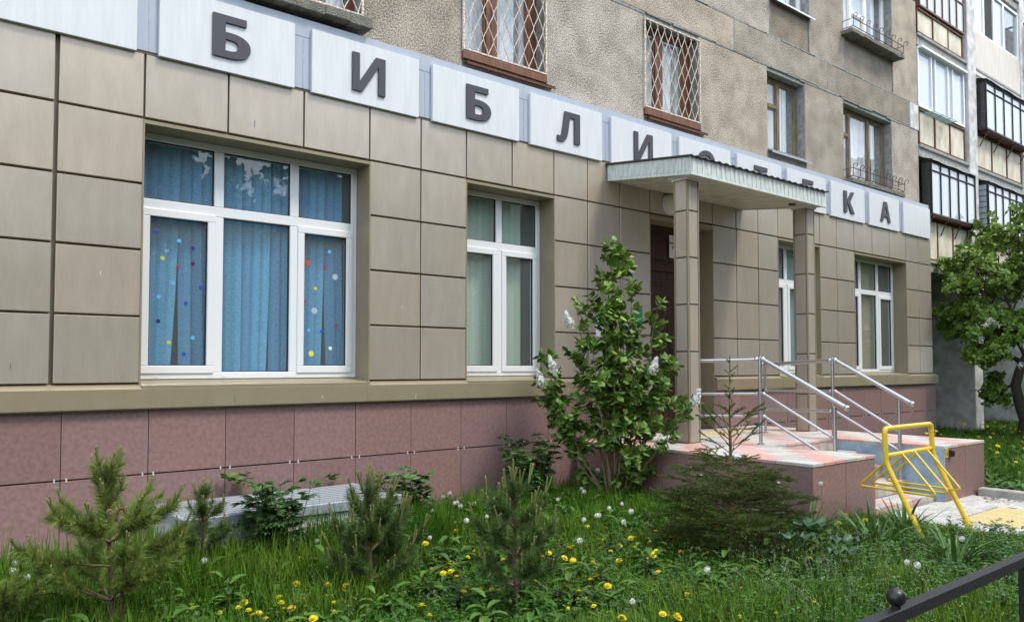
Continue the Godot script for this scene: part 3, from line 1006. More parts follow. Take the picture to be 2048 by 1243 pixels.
func old_window(p: Node, x0: float, x1: float, y0: float, y1: float, mull: Array, ws: Array, split: Dictionary, m: Material, edge := 0.06) -> void:
	var w := group_part("window", p, Vector3((x0 + x1) / 2, y0, -0.4))
	var zf := -0.39
	var b := MB.new()
	b.cbox(Vector3(x0, y0, zf - 0.08), Vector3(x1, y0 + 0.06, zf), 0.006)
	b.cbox(Vector3(x0, y1 - 0.07, zf - 0.08), Vector3(x1, y1, zf), 0.006)
	b.cbox(Vector3(x0, y0 + 0.06, zf - 0.08), Vector3(x0 + 0.06, y1 - 0.07, zf), 0.006)
	b.cbox(Vector3(x1 - edge, y0 + 0.06, zf - 0.08), Vector3(x1, y1 - 0.07, zf), 0.006)
	var xs := [x0 + 0.06]
	for i in mull.size():
		var h: float = ws[i] / 2
		if ws[i] > 0.12:
			b.cbox(Vector3(mull[i] - h, y0 + 0.06, zf - 0.07), Vector3(mull[i] - 0.004, y1 - 0.07, zf + 0.006), 0.006)
			b.cbox(Vector3(mull[i] + 0.004, y0 + 0.06, zf - 0.07), Vector3(mull[i] + h, y1 - 0.07, zf + 0.004), 0.006)
		else:
			b.cbox(Vector3(mull[i] - h, y0 + 0.06, zf - 0.07), Vector3(mull[i] + h, y1 - 0.07, zf + 0.004), 0.006)
		xs.append(mull[i] - h)
		xs.append(mull[i] + h)
	xs.append(x1 - edge)
	for i in range(0, xs.size(), 2):
		var inner := MB.new()
		var cells := [[y0 + 0.06, y1 - 0.07]]
		if split.has(i / 2):
			var s: float = split[i / 2]
			b.cbox(Vector3(xs[i], s - 0.03, zf - 0.07), Vector3(xs[i + 1], s + 0.03, zf + 0.002), 0.006)
			cells = [[y0 + 0.06, s - 0.03], [s + 0.03, y1 - 0.07]]
		for c in cells:
			frame_ring(inner, xs[i], xs[i + 1], c[0], c[1], zf - 0.06, zf - 0.012, 0.026, 0.004)
			pane(w, xs[i] + 0.026, xs[i + 1] - 0.026, c[0] + 0.026, c[1] - 0.026, zf - 0.03)
		part("sash", inner, m, w)
	part("frame", b, m, w)
	# net curtain in folds
	var cu := MB.new()
	var n := 60
	var last := Vector3()
	for k in n + 1:
		var x := lerpf(x0 + 0.05, x1 - 0.05, float(k) / n)
		var z := -0.60 + 0.022 * sin(k * 1.3) + 0.014 * sin(k * 0.53 + x0)
		var q := Vector3(x, y0 + 0.02, z)
		if k and not (k > n * 0.86 and k < n * 0.94):
			cu.quad(last, q, q + Vector3(0.01, y1 - y0 - 0.04, 0), last + Vector3(0.01, y1 - y0 - 0.04, 0))
		last = q
	part("curtain", cu, M.curtain, w)

func grille(x0: float, x1: float, y0: float, y1: float, label: String) -> void:
	var g := thing("window_grille", label, "window grille", "lattice grilles on the upper windows", Vector3((x0 + x1) / 2, y0, ZS + 0.02))
	var z := ZS + 0.022
	var b := MB.new()
	frame_ring(b, x0, x1, y0, y1, z - 0.012, z + 0.014, 0.024, 0.003)
	part("frame", b, M.grille, g)
	var n := int(round((x1 - x0) / 0.087))
	var sp := (x1 - x0 - 0.048) / n
	var per := 0.36
	for k in range(0, n + 1):
		var pts := []
		var y := y0 + 0.02
		var xk := x0 + 0.024 + sp * k
		var s := 1.0 if k % 2 else -1.0
		var j := 0
		while y < y1 - 0.03:
			var e := s * (1.0 if j % 2 else -1.0) * (sp * 0.5 - 0.003)
			var zz := z + (0.004 if k % 2 else -0.004)
			pts.append(Vector3(clampf(xk + e, x0 + 0.02, x1 - 0.02), y, zz))
			pts.append(Vector3(clampf(xk + e, x0 + 0.02, x1 - 0.02), minf(y + 0.03, y1 - 0.02), zz))
			y += per * 0.5
			j += 1
		pts.append(Vector3(clampf(xk, x0 + 0.02, x1 - 0.02), y1 - 0.02, z))
		var t := MB.new()
		t.tube(pts, 0.0065, 0.0065, 5)
		part("bent_rod", t, M.grille, g)

func flower_rail(x0: float, x1: float, y: float, z: float, label: String) -> void:
	var g := thing("flower_rail", label, "flower rail", "", Vector3((x0 + x1) / 2, y, z))
	var b := MB.new()
	for h in [0.035, 0.19]:
		b.tube([Vector3(x0 + 0.02, y + h, ZS), Vector3(x0, y + h, z - 0.02), Vector3(x1, y + h, z - 0.02), Vector3(x1 - 0.02, y + h, ZS)], 0.008, 0.008, 6)
	part("rail", b, M.rust, g)
	var n := 9
	for k in n:
		var x := lerpf(x0, x1, float(k) / (n - 1))
		var t := MB.new()
		var pts := [Vector3(x, y + 0.002, z - 0.12), Vector3(x, y + 0.02, z - 0.05), Vector3(x, y + 0.05, z - 0.012), Vector3(x, y + 0.19, z - 0.010)]
		for i in 10:
			var a := -0.2 + i * 0.52
			pts.append(Vector3(x, y + 0.23 + 0.04 * sin(a) , z + 0.032 - 0.04 * cos(a)))
		t.tube(pts, 0.0065, 0.0065, 6)
		part("scroll", t, M.rust, g)

# glazed balcony box hung out from the loggia: bars, panes at the front and on the left side
func glazed_box(p: Node, x0: float, x1: float, y0: float, y1: float, z0: float, z1: float, n: int, m: Material, top := 0.22, th := 0.05) -> void:
	var b := MB.new()
	for y in [y0, y1 - th]:
		b.cbox(Vector3(x0, y, z1 - th), Vector3(x1, y + th, z1), 0.004)
		b.cbox(Vector3(x0, y, z0), Vector3(x0 + th, y + th, z1 - th), 0.004)
		b.cbox(Vector3(x1 - th, y, z0), Vector3(x1, y + th, z1 - th), 0.004)
	for k in n + 1:
		var x := lerpf(x0, x1 - th * 0.6, float(k) / n)
		b.cbox(Vector3(x, y0 + th, z1 - th), Vector3(x + th * 0.6, y1 - th, z1 - 0.003), 0.004)
	if top > 0:
		b.cbox(Vector3(x0, y1 - top - 0.03, z1 - th), Vector3(x1, y1 - top, z1 - 0.006), 0.004)
	b.cbox(Vector3(x0, y0 + th, z0), Vector3(x0 + th, y1 - th, z0 + 0.02), 0.004)
	part("frame", b, m, p)
	for k in n:
		var a := lerpf(x0, x1 - th * 0.6, float(k) / n) + th * 0.6
		var e := lerpf(x0, x1 - th * 0.6, float(k + 1) / n)
		pane(p, a, e, y0 + th, y1 - top - 0.03 if top > 0 else y1 - th, z1 - 0.03, M.sky_glass)
		if top > 0:
			pane(p, a, e, y1 - top, y1 - th, z1 - 0.03, M.sky_glass)
	if z1 - z0 > 0.12:
		b = MB.new()
		b.quad(Vector3(x0 + 0.01, y0 + th, z0 + 0.02), Vector3(x0 + 0.01, y0 + th, z1 - th), Vector3(x0 + 0.01, y1 - th, z1 - th), Vector3(x0 + 0.01, y1 - th, z0 + 0.02))
		part("side_pane", b, M.glass, p)

func loggias() -> void:
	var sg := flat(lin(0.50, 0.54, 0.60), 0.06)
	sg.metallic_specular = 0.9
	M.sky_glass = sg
	var u := thing("balcony_wing", "recessed wing of stacked balconies with cream panels at the far end of the block", "building", "", Vector3(23, 0, -1))
	# back walls, slabs and pilasters
	var b := MB.new()
	b.box(Vector3(18.33, 0, -2.0), Vector3(34, 12.6, -1.7))
	part("back_wall", b, M.passage, u)
	b = MB.new()
	b.box(Vector3(18.33, -0.05, -1.7), Vector3(34, 1.36, -1.40))
	b.box(Vector3(18.33, 1.36, -1.7), Vector3(34, 1.56, -1.46))
	part("plinth", b, M.plinth_grey, u)
	for x in [21.10, 24.85, 28.6, 32.3]:
		b = MB.new()
		b.cbox(Vector3(x, -0.05, -1.7), Vector3(x + 0.5, 12.6, ZS + 0.06), 0.012)
		part("pier", b, M.whitewash, u)
	for y in [3.83, 6.45, 9.02, 11.7]:
		for bay in [[18.34, 21.10], [21.60, 24.85], [25.35, 28.6], [29.1, 32.3]]:
			b = MB.new()
			b.cbox(Vector3(bay[0], y, -1.7), Vector3(bay[1], y + 0.20, ZS + 0.005), 0.01)
			b.cbox(Vector3(bay[0], y + 0.20, -1.7), Vector3(bay[1], y + 0.27, ZS + 0.05), 0.01)
			part("floor_slab", b, M.concrete, u)
	# cream parapet panels with rusty battens
	for q in [[18.36, 20.95, 4.12, 5.02], [18.36, 20.9, 6.74, 7.50], [18.36, 20.9, 9.31, 9.84], [21.62, 24.8, 4.12, 4.98], [21.62, 24.8, 6.74, 7.56], [25.4, 28.5, 4.12, 5.0], [25.4, 28.5, 6.74, 7.6], [25.4, 28.5, 9.31, 10.1]]:
		var n := 3
		for k in n:
			var a: float = lerpf(q[0], q[1], float(k) / n)
			var e: float = lerpf(q[0], q[1], float(k + 1) / n)
			b = MB.new()
			b.cbox(Vector3(a + 0.02, q[2], ZS - 0.03), Vector3(e - 0.02, q[3], ZS - 0.004 + rng.randf_range(-0.01, 0.01)), 0.004)
			part("parapet_panel", b, M.cream, u)
		b = MB.new()
		for k in n + 1:
			var a: float = lerpf(q[0], q[1], float(k) / n)
			b.box(Vector3(a - 0.02, q[2], ZS - 0.03), Vector3(a + 0.02, q[3], ZS + 0.018))
		b.box(Vector3(q[0], q[2] - 0.012, ZS - 0.03), Vector3(q[1], q[2] + 0.028, ZS + 0.024))
		b.box(Vector3(q[0], q[3], ZS - 0.06), Vector3(q[1], q[3] + 0.04, ZS + 0.03))
		part("batten", b, M.rust, u)
	# glazing of each loggia
	var g := group_part("balcony", u, Vector3(19.8, 5.1, -0.1))
	glazed_box(g, 18.52, 21.04, 5.10, 6.36, -0.25, -0.02, 5, M.frame_dark)
	roof_strip(g, 18.45, 21.1, 6.38, 0.03)
	under(g, 18.55, 21.0, 5.09, -0.03, -0.25)
	g = group_part("balcony", u, Vector3(19.8, 7.6, -0.1))
	b = MB.new()
	var xs := [18.40, 19.10, 19.30, 20.02, 20.30, 20.92]
	frame_ring(b, 18.36, 20.98, 7.60, 8.98, ZS - 0.06, ZS + 0.01, 0.06, 0.004)
	for k in range(1, 5):
		b.cbox(Vector3(xs[k] - 0.03, 7.66, ZS - 0.05), Vector3(xs[k] + 0.03, 8.92, ZS + 0.006), 0.004)
	part("frame", b, M.pvc, g)
	for k in 5:
		pane(g, xs[k] + 0.02, xs[k + 1] - 0.02, 7.66, 8.92, ZS - 0.03, M.glass if k == 1 else M.sky_glass)
	b = MB.new()
	b.cbox(Vector3(18.40, 8.94, ZS), Vector3(21.0, 9.0, ZS + 0.10), 0.006)
	part("awning", b, M.pvc, g)
	g = group_part("balcony", u, Vector3(19.8, 9.9, -0.1))
	glazed_box(g, 18.42, 20.95, 9.92, 11.4, -0.30, -0.16, 6, M.wood_brown, 0.7)
	g = group_part("balcony", u, Vector3(23.2, 5.0, -0.1))
	glazed_box(g, 21.75, 24.75, 5.06, 6.33, -0.25, 0.02, 6, M.frame_dark)
	roof_strip(g, 21.7, 24.8, 6.36, 0.06)
	under(g, 21.8, 24.7, 5.05, 0.0, -0.25)
	b = MB.new()
	for i in 8:
		b.cbox(Vector3(21.735, 5.12 + i * 0.145, -0.24), Vector3(21.755, 5.25 + i * 0.145, -0.04), 0.008)
	part("glass_block_side", b, M.zinc, g)
	g = group_part("balcony", u, Vector3(23.2, 7.7, -0.1))
	glazed_box(g, 21.72, 24.78, 7.66, 8.92, -0.25, 0.03, 5, M.frame_dark)
	roof_strip(g, 21.66, 24.8, 8.96, 0.08)
	under(g, 21.8, 24.7, 7.65, 0.01, -0.25)
	g = group_part("balcony", u, Vector3(23.2, 9.3, -0.1))
	b = MB.new()
	for i in 32:
		b.cbox(Vector3(21.64 + i * 0.1, 9.12, ZS - 0.02), Vector3(21.64 + i * 0.1 + 0.097, 10.25, ZS + 0.03), 0.006)
	part("siding", b, M.siding, g)
	b = MB.new()
	frame_ring(b, 21.64, 24.84, 10.25, 11.6, ZS - 0.06, ZS + 0.01, 0.07, 0.004)
	for x in [22.35, 23.05, 23.75]:
		b.cbox(Vector3(x - 0.05, 10.32, ZS - 0.05), Vector3(x + 0.05, 11.53, ZS + 0.006), 0.004)
	part("frame", b, M.pvc, g)
	pane(g, 21.71, 22.30, 10.32, 11.53, ZS - 0.03, M.pvc)
	pane(g, 22.40, 23.0, 10.32, 11.53, ZS - 0.03, M.void_dark)
	pane(g, 23.10, 23.70, 10.32, 11.53, ZS - 0.03, M.sky_glass)
	pane(g, 23.80, 24.77, 10.32, 11.53, ZS - 0.03, M.glass)
	g = group_part("balcony", u, Vector3(27, 10.0, -0.1))
	glazed_box(g, 25.1, 28.5, 10.0, 11.4, -0.25, 0.12, 6, M.frame_dark)
	under(g, 25.1, 28.5, 9.98, 0.1, -0.25)
	for q in [[25.4, 5.1], [25.4, 7.75]]:
		g = group_part("balcony", u, Vector3(27, q[1], -0.1))
		glazed_box(g, q[0], 28.5, q[1], q[1] + 1.25, -0.25, -0.05, 6, M.frame_dark)
	# pale drying rack hung under the white balcony
	var d := thing("drying_rack", "pale green wire drying rack hung below the white balcony window", "drying rack", "", Vector3(19.2, 7.45, 0))
	b = MB.new()
	for k in 5:
		b.tube([Vector3(18.55, 7.44, -0.15 + k * 0.05), Vector3(19.75, 7.46, -0.15 + k * 0.05)], 0.009, 0.009, 5)
	for x in [18.55, 19.0, 19.4, 19.75]:
		b.tube([Vector3(x, 7.45, -0.2), Vector3(x, 7.45, 0.07)], 0.010, 0.010, 5)
	part("wires", b, flat(lin(0.22, 0.38, 0.34), 0.5), d)

func roof_strip(g: Node, x0: float, x1: float, y: float, z: float) -> void:
	var b := MB.new()
	var n := 10
	for k in n:
		var a := lerpf(x0, x1, float(k) / n)
		var e := lerpf(x0, x1, float(k + 1) / n)
		var d0 := 0.012 * sin(k * 1.7)
		var d1 := 0.012 * sin((k + 1) * 1.7)
		b.quad(Vector3(a, y - 0.03 + d0, z), Vector3(e, y - 0.03 + d1, z), Vector3(e, y + 0.06, ZS), Vector3(a, y + 0.06, ZS))
		b.quad(Vector3(a, y - 0.05 + d0, z), Vector3(e, y - 0.05 + d1, z), Vector3(e, y - 0.03 + d1, z), Vector3(a, y - 0.03 + d0, z))
	part("tin_roof", b, M.zinc, g)

func under(g: Node, x0: float, x1: float, y: float, z1: float, z0: float) -> void:
	var b := MB.new()
	b.box(Vector3(x0, y - 0.02, z0), Vector3(x1, y - 0.002, z1))
	for k in 4:
		var x := lerpf(x0 + 0.05, x1 - 0.05, k / 3.0)
		b.bar(Vector3(x, y - 0.03, z0), Vector3(x, y - 0.03, z1), 0.03, 0.03)
		b.bar(Vector3(x, y - 0.36, z0 + 0.05), Vector3(x, y - 0.03, z1 - 0.03), 0.022, 0.022)
	part("bracket", b, M.rust, g)

func brick_top(p: Node, x0: float, x1: float, z0: float, z1: float, y: float, seed_shift: int) -> void:
	var nx := int(round((x1 - x0) / 0.205))
	var nz := int(round((z1 - z0) / 0.205))
	var sx := (x1 - x0) / nx
	var sz := (z1 - z0) / nz
	for i in nx:
		for j in nz:
			var pink: bool = (i + seed_shift + int(j / 2.0) * 2 + (j % 2)) % 4 < 2
			var m: Material = M[("pink_brick%d" if pink else "grey_brick%d") % rng.randi_range(0, 2)]
			var o := piece("paving_tile", tile_mesh3(sx - 0.006, 0.035, sz - 0.006), m, p, Vector3(x0 + (i + 0.5) * sx, y + rng.randf_range(-0.0015, 0.0015), z0 + (j + 0.5) * sz))
			o.rotation = Vector3(rng.randf_range(-0.006, 0.006), 0, rng.randf_range(-0.006, 0.006))

func tile_mesh3(w: float, h: float, d: float) -> Mesh:
	var key := "t3_%.3f_%.3f_%.3f" % [w, h, d]
	if not M.has(key):
		var b := MB.new()
		b.cbox(Vector3(-w / 2, -h, -d / 2), Vector3(w / 2, 0, d / 2), 0.004)
		M[key] = b.mesh()
	return M[key]

func slab_x(p: Node, x: float, z0: float, z1: float, y0: float, y1: float, s: float) -> void:
	var o := piece("stone_slab", tile_mesh(snappedf(z1 - z0 - 0.006, 0.002), snappedf(y1 - y0 - 0.004, 0.002), 0.025, 0.0015), M["granite%d" % rng.randi_range(0, 3)], p, Vector3(x, (y0 + y1) / 2, (z0 + z1) / 2))
	o.rotation.y = s * PI / 2

func slab_z(p: Node, z: float, x0: float, x1: float, y0: float, y1: float) -> void:
	piece("stone_slab", tile_mesh(snappedf(x1 - x0 - 0.006, 0.002), snappedf(y1 - y0 - 0.004, 0.002), 0.025, 0.0015), M["granite%d" % rng.randi_range(0, 3)], p, Vector3((x0 + x1) / 2, (y0 + y1) / 2, z))

func entrance() -> void:
	var e := thing("entrance_steps", "raised entrance landing with five steps between two stone clad side blocks", "steps", "", Vector3(9.3, 0, 1.7))
	var b := MB.new()
	b.box(Vector3(7.305, -0.1, 0.004), Vector3(8.57, 0.664, 3.355))
	b.box(Vector3(8.57, -0.1, 0.004), Vector3(10.17, 0.664, 2.05))
	b.box(Vector3(10.172, -0.1, 0.004), Vector3(11.38, 0.664, 3.435))
	part("core", b, M.mortar, e)
	b = MB.new()
	b.box(Vector3(10.160, 0.0, 2.055), Vector3(10.172, 0.668, 3.462))
	part("blue_wall", b, M.blue_wall, e, "pale blue plastered side of the right block")
	brick_top(e, 7.27, 8.58, 0.02, 3.39, 0.70, 0)
	brick_top(e, 8.58, 10.155, 0.02, 2.08, 0.70, 1)
	brick_top(e, 10.155, 11.41, 0.02, 3.47, 0.70, 2)
	var zs := [0.02, 0.15, 0.82, 1.47, 2.10, 2.75, 3.38]
	for k in 6:
		slab_x(e, 7.28, zs[k], zs[k + 1], 0.13, 0.664, -1.0)
		slab_x(e, 7.28, zs[k], zs[k + 1], -0.05, 0.13, -1.0)
	for q in [[7.28, 7.93, 3.38], [7.93, 8.57, 3.38], [10.17, 10.80, 3.46], [10.80, 11.405, 3.46]]:
		slab_z(e, q[2], q[0], q[1], 0.13, 0.664)
		slab_z(e, q[2], q[0], q[1], -0.05, 0.13)
	for k in 5:
		slab_x(e, 11.405, 0.02 + k * 0.688, 0.708 + k * 0.688, -0.05, 0.664, 1.0)
	# steps
	var ys := [0.55, 0.40, 0.25, 0.10]
	var zt := [2.08, 2.40, 2.71, 3.03, 3.36]
	var core := MB.new()
	for k in 4:
		core.box(Vector3(8.58, -0.1, 2.05), Vector3(10.158, ys[k] - 0.037, zt[k + 1] - 0.025 + 0.0003 * k))
	part("step_core", core, M.mortar, e)
	for k in 4:
		for i in 8:
			var x := 8.58 + (i + 0.5) * 0.197
			for j in 2:
				piece("paving_tile", tile_mesh3(0.191, 0.035, 0.155), M[("pink_brick%d" if (i + k + j) % 3 == 0 else "grey_brick%d") % rng.randi_range(0, 2)], e, Vector3(x, ys[k] + rng.randf_range(-0.001, 0.001), zt[k] + 0.08 + j * 0.158 - 0.008))
	for k in 5:
		var y1: float = [0.664, 0.514, 0.364, 0.214, 0.064][k]
		var y0: float = [0.551, 0.401, 0.251, 0.101, -0.02][k]
		for i in 8:
			var x := 8.58 + (i + 0.5) * 0.197
			piece("riser_tile", tile_mesh(0.191, y1 - y0, 0.02, 0.003), M[("pink_brick%d" if (i + k * 2) % 4 in [0, 1] else "grey_brick%d") % rng.randi_range(0, 2)], e, Vector3(x, (y0 + y1) / 2, zt[k] - 0.012))
	for i in 5:
		var tt := MB.new()
		tt.cbox(Vector3(8.9 + i * 0.3 + 0.003, 0.69, 0.40), Vector3(9.2 + i * 0.3 - 0.003, 0.704, 0.70), 0.003)
		for k in 6:
			tt.cbox(Vector3(8.9 + i * 0.3 + 0.01, 0.702, 0.415 + k * 0.05), Vector3(9.2 + i * 0.3 - 0.01, 0.709, 0.435 + k * 0.05), 0.002)
		part("tactile_tile", tt, M.tactile, e)
	canopy()

func canopy() -> void:
	var c := thing("entrance_canopy", "pale canopy with wavy metal roof on two brown panelled columns over the door", "canopy", "", Vector3(9.5, 0.7, 0.7))
	for cx in [[8.015, 8.25], [10.85, 11.085]]:
		var col := group_part("column", c, Vector3((cx[0] + cx[1]) / 2, 0.7, 1.2))
		var z0 := 1.075
		var z1 := 1.30
		var b := MB.new()
		b.box(Vector3(cx[0] + 0.02, 0.7, z0 + 0.02), Vector3(cx[1] - 0.02, 4.09, z1 - 0.02))
		part("core", b, M.joint, col)
		b = MB.new()
		for x in [cx[0], cx[1] - 0.022]:
			for z in [z0, z1 - 0.022]:
				b.cbox(Vector3(x, 0.7, z), Vector3(x + 0.022, 4.06, z + 0.022), 0.003)
		part("corner_strip", b, M.trim, col)
		var ys := [0.70, 1.26, 1.86, 2.46, 3.06, 3.66, 4.06]
		for r in 6:
			var w: float = cx[1] - cx[0] - 0.065
			var h: float = ys[r + 1] - ys[r] - 0.02
			var yc: float = (ys[r] + ys[r + 1]) / 2
			var mesh := tile_mesh(snappedf(w, 0.005), snappedf(h, 0.005), 0.025, 0.004)
			for s in 4:
				var at: Vector3 = [Vector3((cx[0] + cx[1]) / 2, yc, z1), Vector3(cx[1], yc, (z0 + z1) / 2), Vector3((cx[0] + cx[1]) / 2, yc, z0), Vector3(cx[0], yc, (z0 + z1) / 2)][s]
				piece("metal_panel", mesh, M["clad%d" % rng.randi_range(0, 3)], col, at, Basis(Vector3.UP, PI / 2 * s))
		b = MB.new()
		b.cbox(Vector3(cx[0] - 0.02, 4.055, z0 - 0.02), Vector3(cx[1] + 0.02, 4.09, z1 + 0.02), 0.004)
		b.cbox(Vector3(cx[0] - 0.05, 4.085, z0 - 0.05), Vector3(cx[1] + 0.04, 4.125, z1 + 0.05), 0.004)
		part("cap", b, M.cap_white, col)
	var x0 := 7.90
	var x1 := 11.14
	var zf := 1.45
	var b := MB.new()
	for x in [x0, x1 - 0.025]:
		b.prism(PackedVector2Array([Vector2(0.02, 4.25), Vector2(zf - 0.025, 4.078), Vector2(zf - 0.025, 4.295), Vector2(0.02, 4.468)]), 0.0, 0.025, Transform3D(Basis(Vector3(0, 0, 1), Vector3(0, 1, 0), Vector3(1, 0, 0)), Vector3(x, 0, 0)))
	b.box(Vector3(x0, 4.075, zf - 0.025), Vector3(x1, 4.295, zf))
	# shallow ribs of the fascia sheet
	var k := 0
	for i in 32:
		b.cbox(Vector3(x0 + 0.02 + i * 0.1, 4.10, zf), Vector3(x0 + 0.075 + i * 0.1, 4.294, zf + 0.008), 0.004)
	for i in 14:
		var z := 0.05 + i * 0.1
		var dy := (1.0 - z / zf) * 0.173
		b.cbox(Vector3(x0 - 0.008, 4.11 + dy, z), Vector3(x0, 4.284 + dy, z + 0.055), 0.004)
	b.cbox(Vector3(x0 - 0.012, 4.066, zf - 0.02), Vector3(x1 + 0.012, 4.098, zf + 0.014), 0.003)
	b.bar(Vector3(x0 - 0.002, 4.262, 0.03), Vector3(x0 - 0.002, 4.083, zf), 0.02, 0.03)
	part("fascia", b, M.fascia, c)
	# ribbed lining underneath
	b = MB.new()
	for i in 32:
		var a := x0 + 0.026 + i * 0.0985
		var pr := [[0.0, 0.0], [0.070, 0.0], [0.078, 0.014], [0.090, 0.014], [0.0985, 0.0]]
		for j in 4:
			var p0: float = a + pr[j][0]
			var p1: float = a + pr[j + 1][0]
			b.quad(Vector3(p0, 4.255 + pr[j][1], 0.012), Vector3(p1, 4.255 + pr[j + 1][1], 0.012), Vector3(p1, 4.086 + pr[j + 1][1], zf - 0.026), Vector3(p0, 4.086 + pr[j][1], zf - 0.026))
	part("soffit", b, M.soffit, c)
	# wavy roof sheet
	b = MB.new()
	var n := 128
	for i in n:
		var a := lerpf(x0 - 0.03, x1 + 0.04, float(i) / n)
		var e := lerpf(x0 - 0.03, x1 + 0.04, float(i + 1) / n)
		var h0 := 0.010 * sin(a * TAU / 0.15)
		var h1 := 0.010 * sin(e * TAU / 0.15)
		for t in [0.0, -0.008]:
			b.quad(Vector3(a, 4.312 + h0 + t - 0.006, zf + 0.045), Vector3(e, 4.312 + h1 + t - 0.006, zf + 0.045), Vector3(e, 4.490 + h1 + t, -0.0), Vector3(a, 4.490 + h0 + t, 0.0))
		b.quad(Vector3(a, 4.298 + h0, zf + 0.045), Vector3(e, 4.298 + h1, zf + 0.045), Vector3(e, 4.306 + h1, zf + 0.045), Vector3(a, 4.306 + h0, zf + 0.045))
	b.bar(Vector3(x0 - 0.022, 4.486, 0.02), Vector3(x0 - 0.022, 4.305, zf + 0.04), 0.018, 0.016)
	part("roof_sheet", b, M.roof_edge, c)
	b = MB.new()
	b.tube([Vector3(10.70, 4.115, 1.16), Vector3(10.70, 4.095, 1.16)], 0.055, 0.05, 16)
	part("spotlight", b, M.rust, c)

func joint_ball(b: MB, p: Vector3, r: float) -> void:
	b.ball(p, Vector3(r, r, r), 6, 10)

func railing_run(t: Node, tops: Array, r: float) -> void:
	var b := MB.new()
	b.tube(tops, r, r, 12)
	for p in [tops[0], tops[-1]]:
		joint_ball(b, p, r * 1.35)
	part("handrail" if r > 0.02 else "rail", b, M.steel, t)

func post(t: Node, x: float, z: float, y0: float, y1: float, r := 0.022) -> void:
	var b := MB.new()
	b.tube([Vector3(x, y0, z), Vector3(x, y1, z)], r, r, 14)
	b.ball(Vector3(x, y1, z), Vector3(r, r * 0.6, r), 6, 12)
	b.tube([Vector3(x, y0, z), Vector3(x, y0 + 0.012, z)], r * 2.2, r * 2.0, 14)
	part("post", b, M.steel, t)

func railings() -> void:
	var l := thing("steel_railing", "steel stair railing running from the first canopy column down the left of the steps", "railing", "stair railings", Vector3(8.63, 0.7, 1.9))
	post(l, 8.63, 1.92, 0.70, 1.785)
	post(l, 8.65, 2.88, 0.25, 1.20, 0.024)
	for q in [[1.745, 0.026], [1.32, 0.018], [1.04, 0.018]]:
		railing_run(l, [Vector3(8.26, q[0], 1.17), Vector3(8.36, q[0], 1.30), Vector3(8.61, q[0] + 0.012, 1.88)], q[1])
	railing_run(l, [Vector3(8.64, 1.76, 1.95), Vector3(8.66, 1.195, 3.02)], 0.026)
	railing_run(l, [Vector3(8.64, 1.33, 1.96), Vector3(8.65, 0.85, 2.85)], 0.018)
	railing_run(l, [Vector3(8.64, 1.05, 1.96), Vector3(8.65, 0.585, 2.85)], 0.018)
	var r := thing("steel_railing", "steel stair railing on the right of the steps in front of the second canopy column", "railing", "stair railings", Vector3(10.12, 0.7, 2.0))
	post(r, 10.2, 0.98, 0.70, 1.66, 0.018)
	post(r, 10.12, 2.07, 0.70, 1.775)
	post(r, 10.08, 2.97, 0.25, 1.235, 0.024)
	railing_run(r, [Vector3(10.2, 1.70, 0.94), Vector3(10.2, 1.705, 1.1), Vector3(10.12, 1.75, 2.03)], 0.026)
	railing_run(r, [Vector3(10.2, 1.32, 1.0), Vector3(10.12, 1.335, 2.03)], 0.018)
	railing_run(r, [Vector3(10.2, 1.04, 1.0), Vector3(10.12, 1.065, 2.03)], 0.018)
	railing_run(r, [Vector3(10.11, 1.755, 2.11), Vector3(10.07, 1.205, 3.13)], 0.026)
	railing_run(r, [Vector3(10.11, 1.335, 2.11), Vector3(10.08, 0.865, 2.94)], 0.018)
	railing_run(r, [Vector3(10.11, 1.065, 2.11), Vector3(10.08, 0.62, 2.94)], 0.018)

func rounded(pts: Array, r: float, n := 5, closed := false) -> Array:
	var out := []
	var m := pts.size()
	for i in m:
		if not closed and (i == 0 or i == m - 1):
			out.append(pts[i])
			continue
		var p: Vector3 = pts[i]
		var a: Vector3 = p + (pts[(i + m - 1) % m] - p).normalized() * r
		var e: Vector3 = p + (pts[(i + 1) % m] - p).normalized() * r
		for k in n + 1:
			var t := float(k) / n
			out.append(a.lerp(p, t).lerp(p.lerp(e, t), t))
	if closed:
		out.append(out[0])
	return out

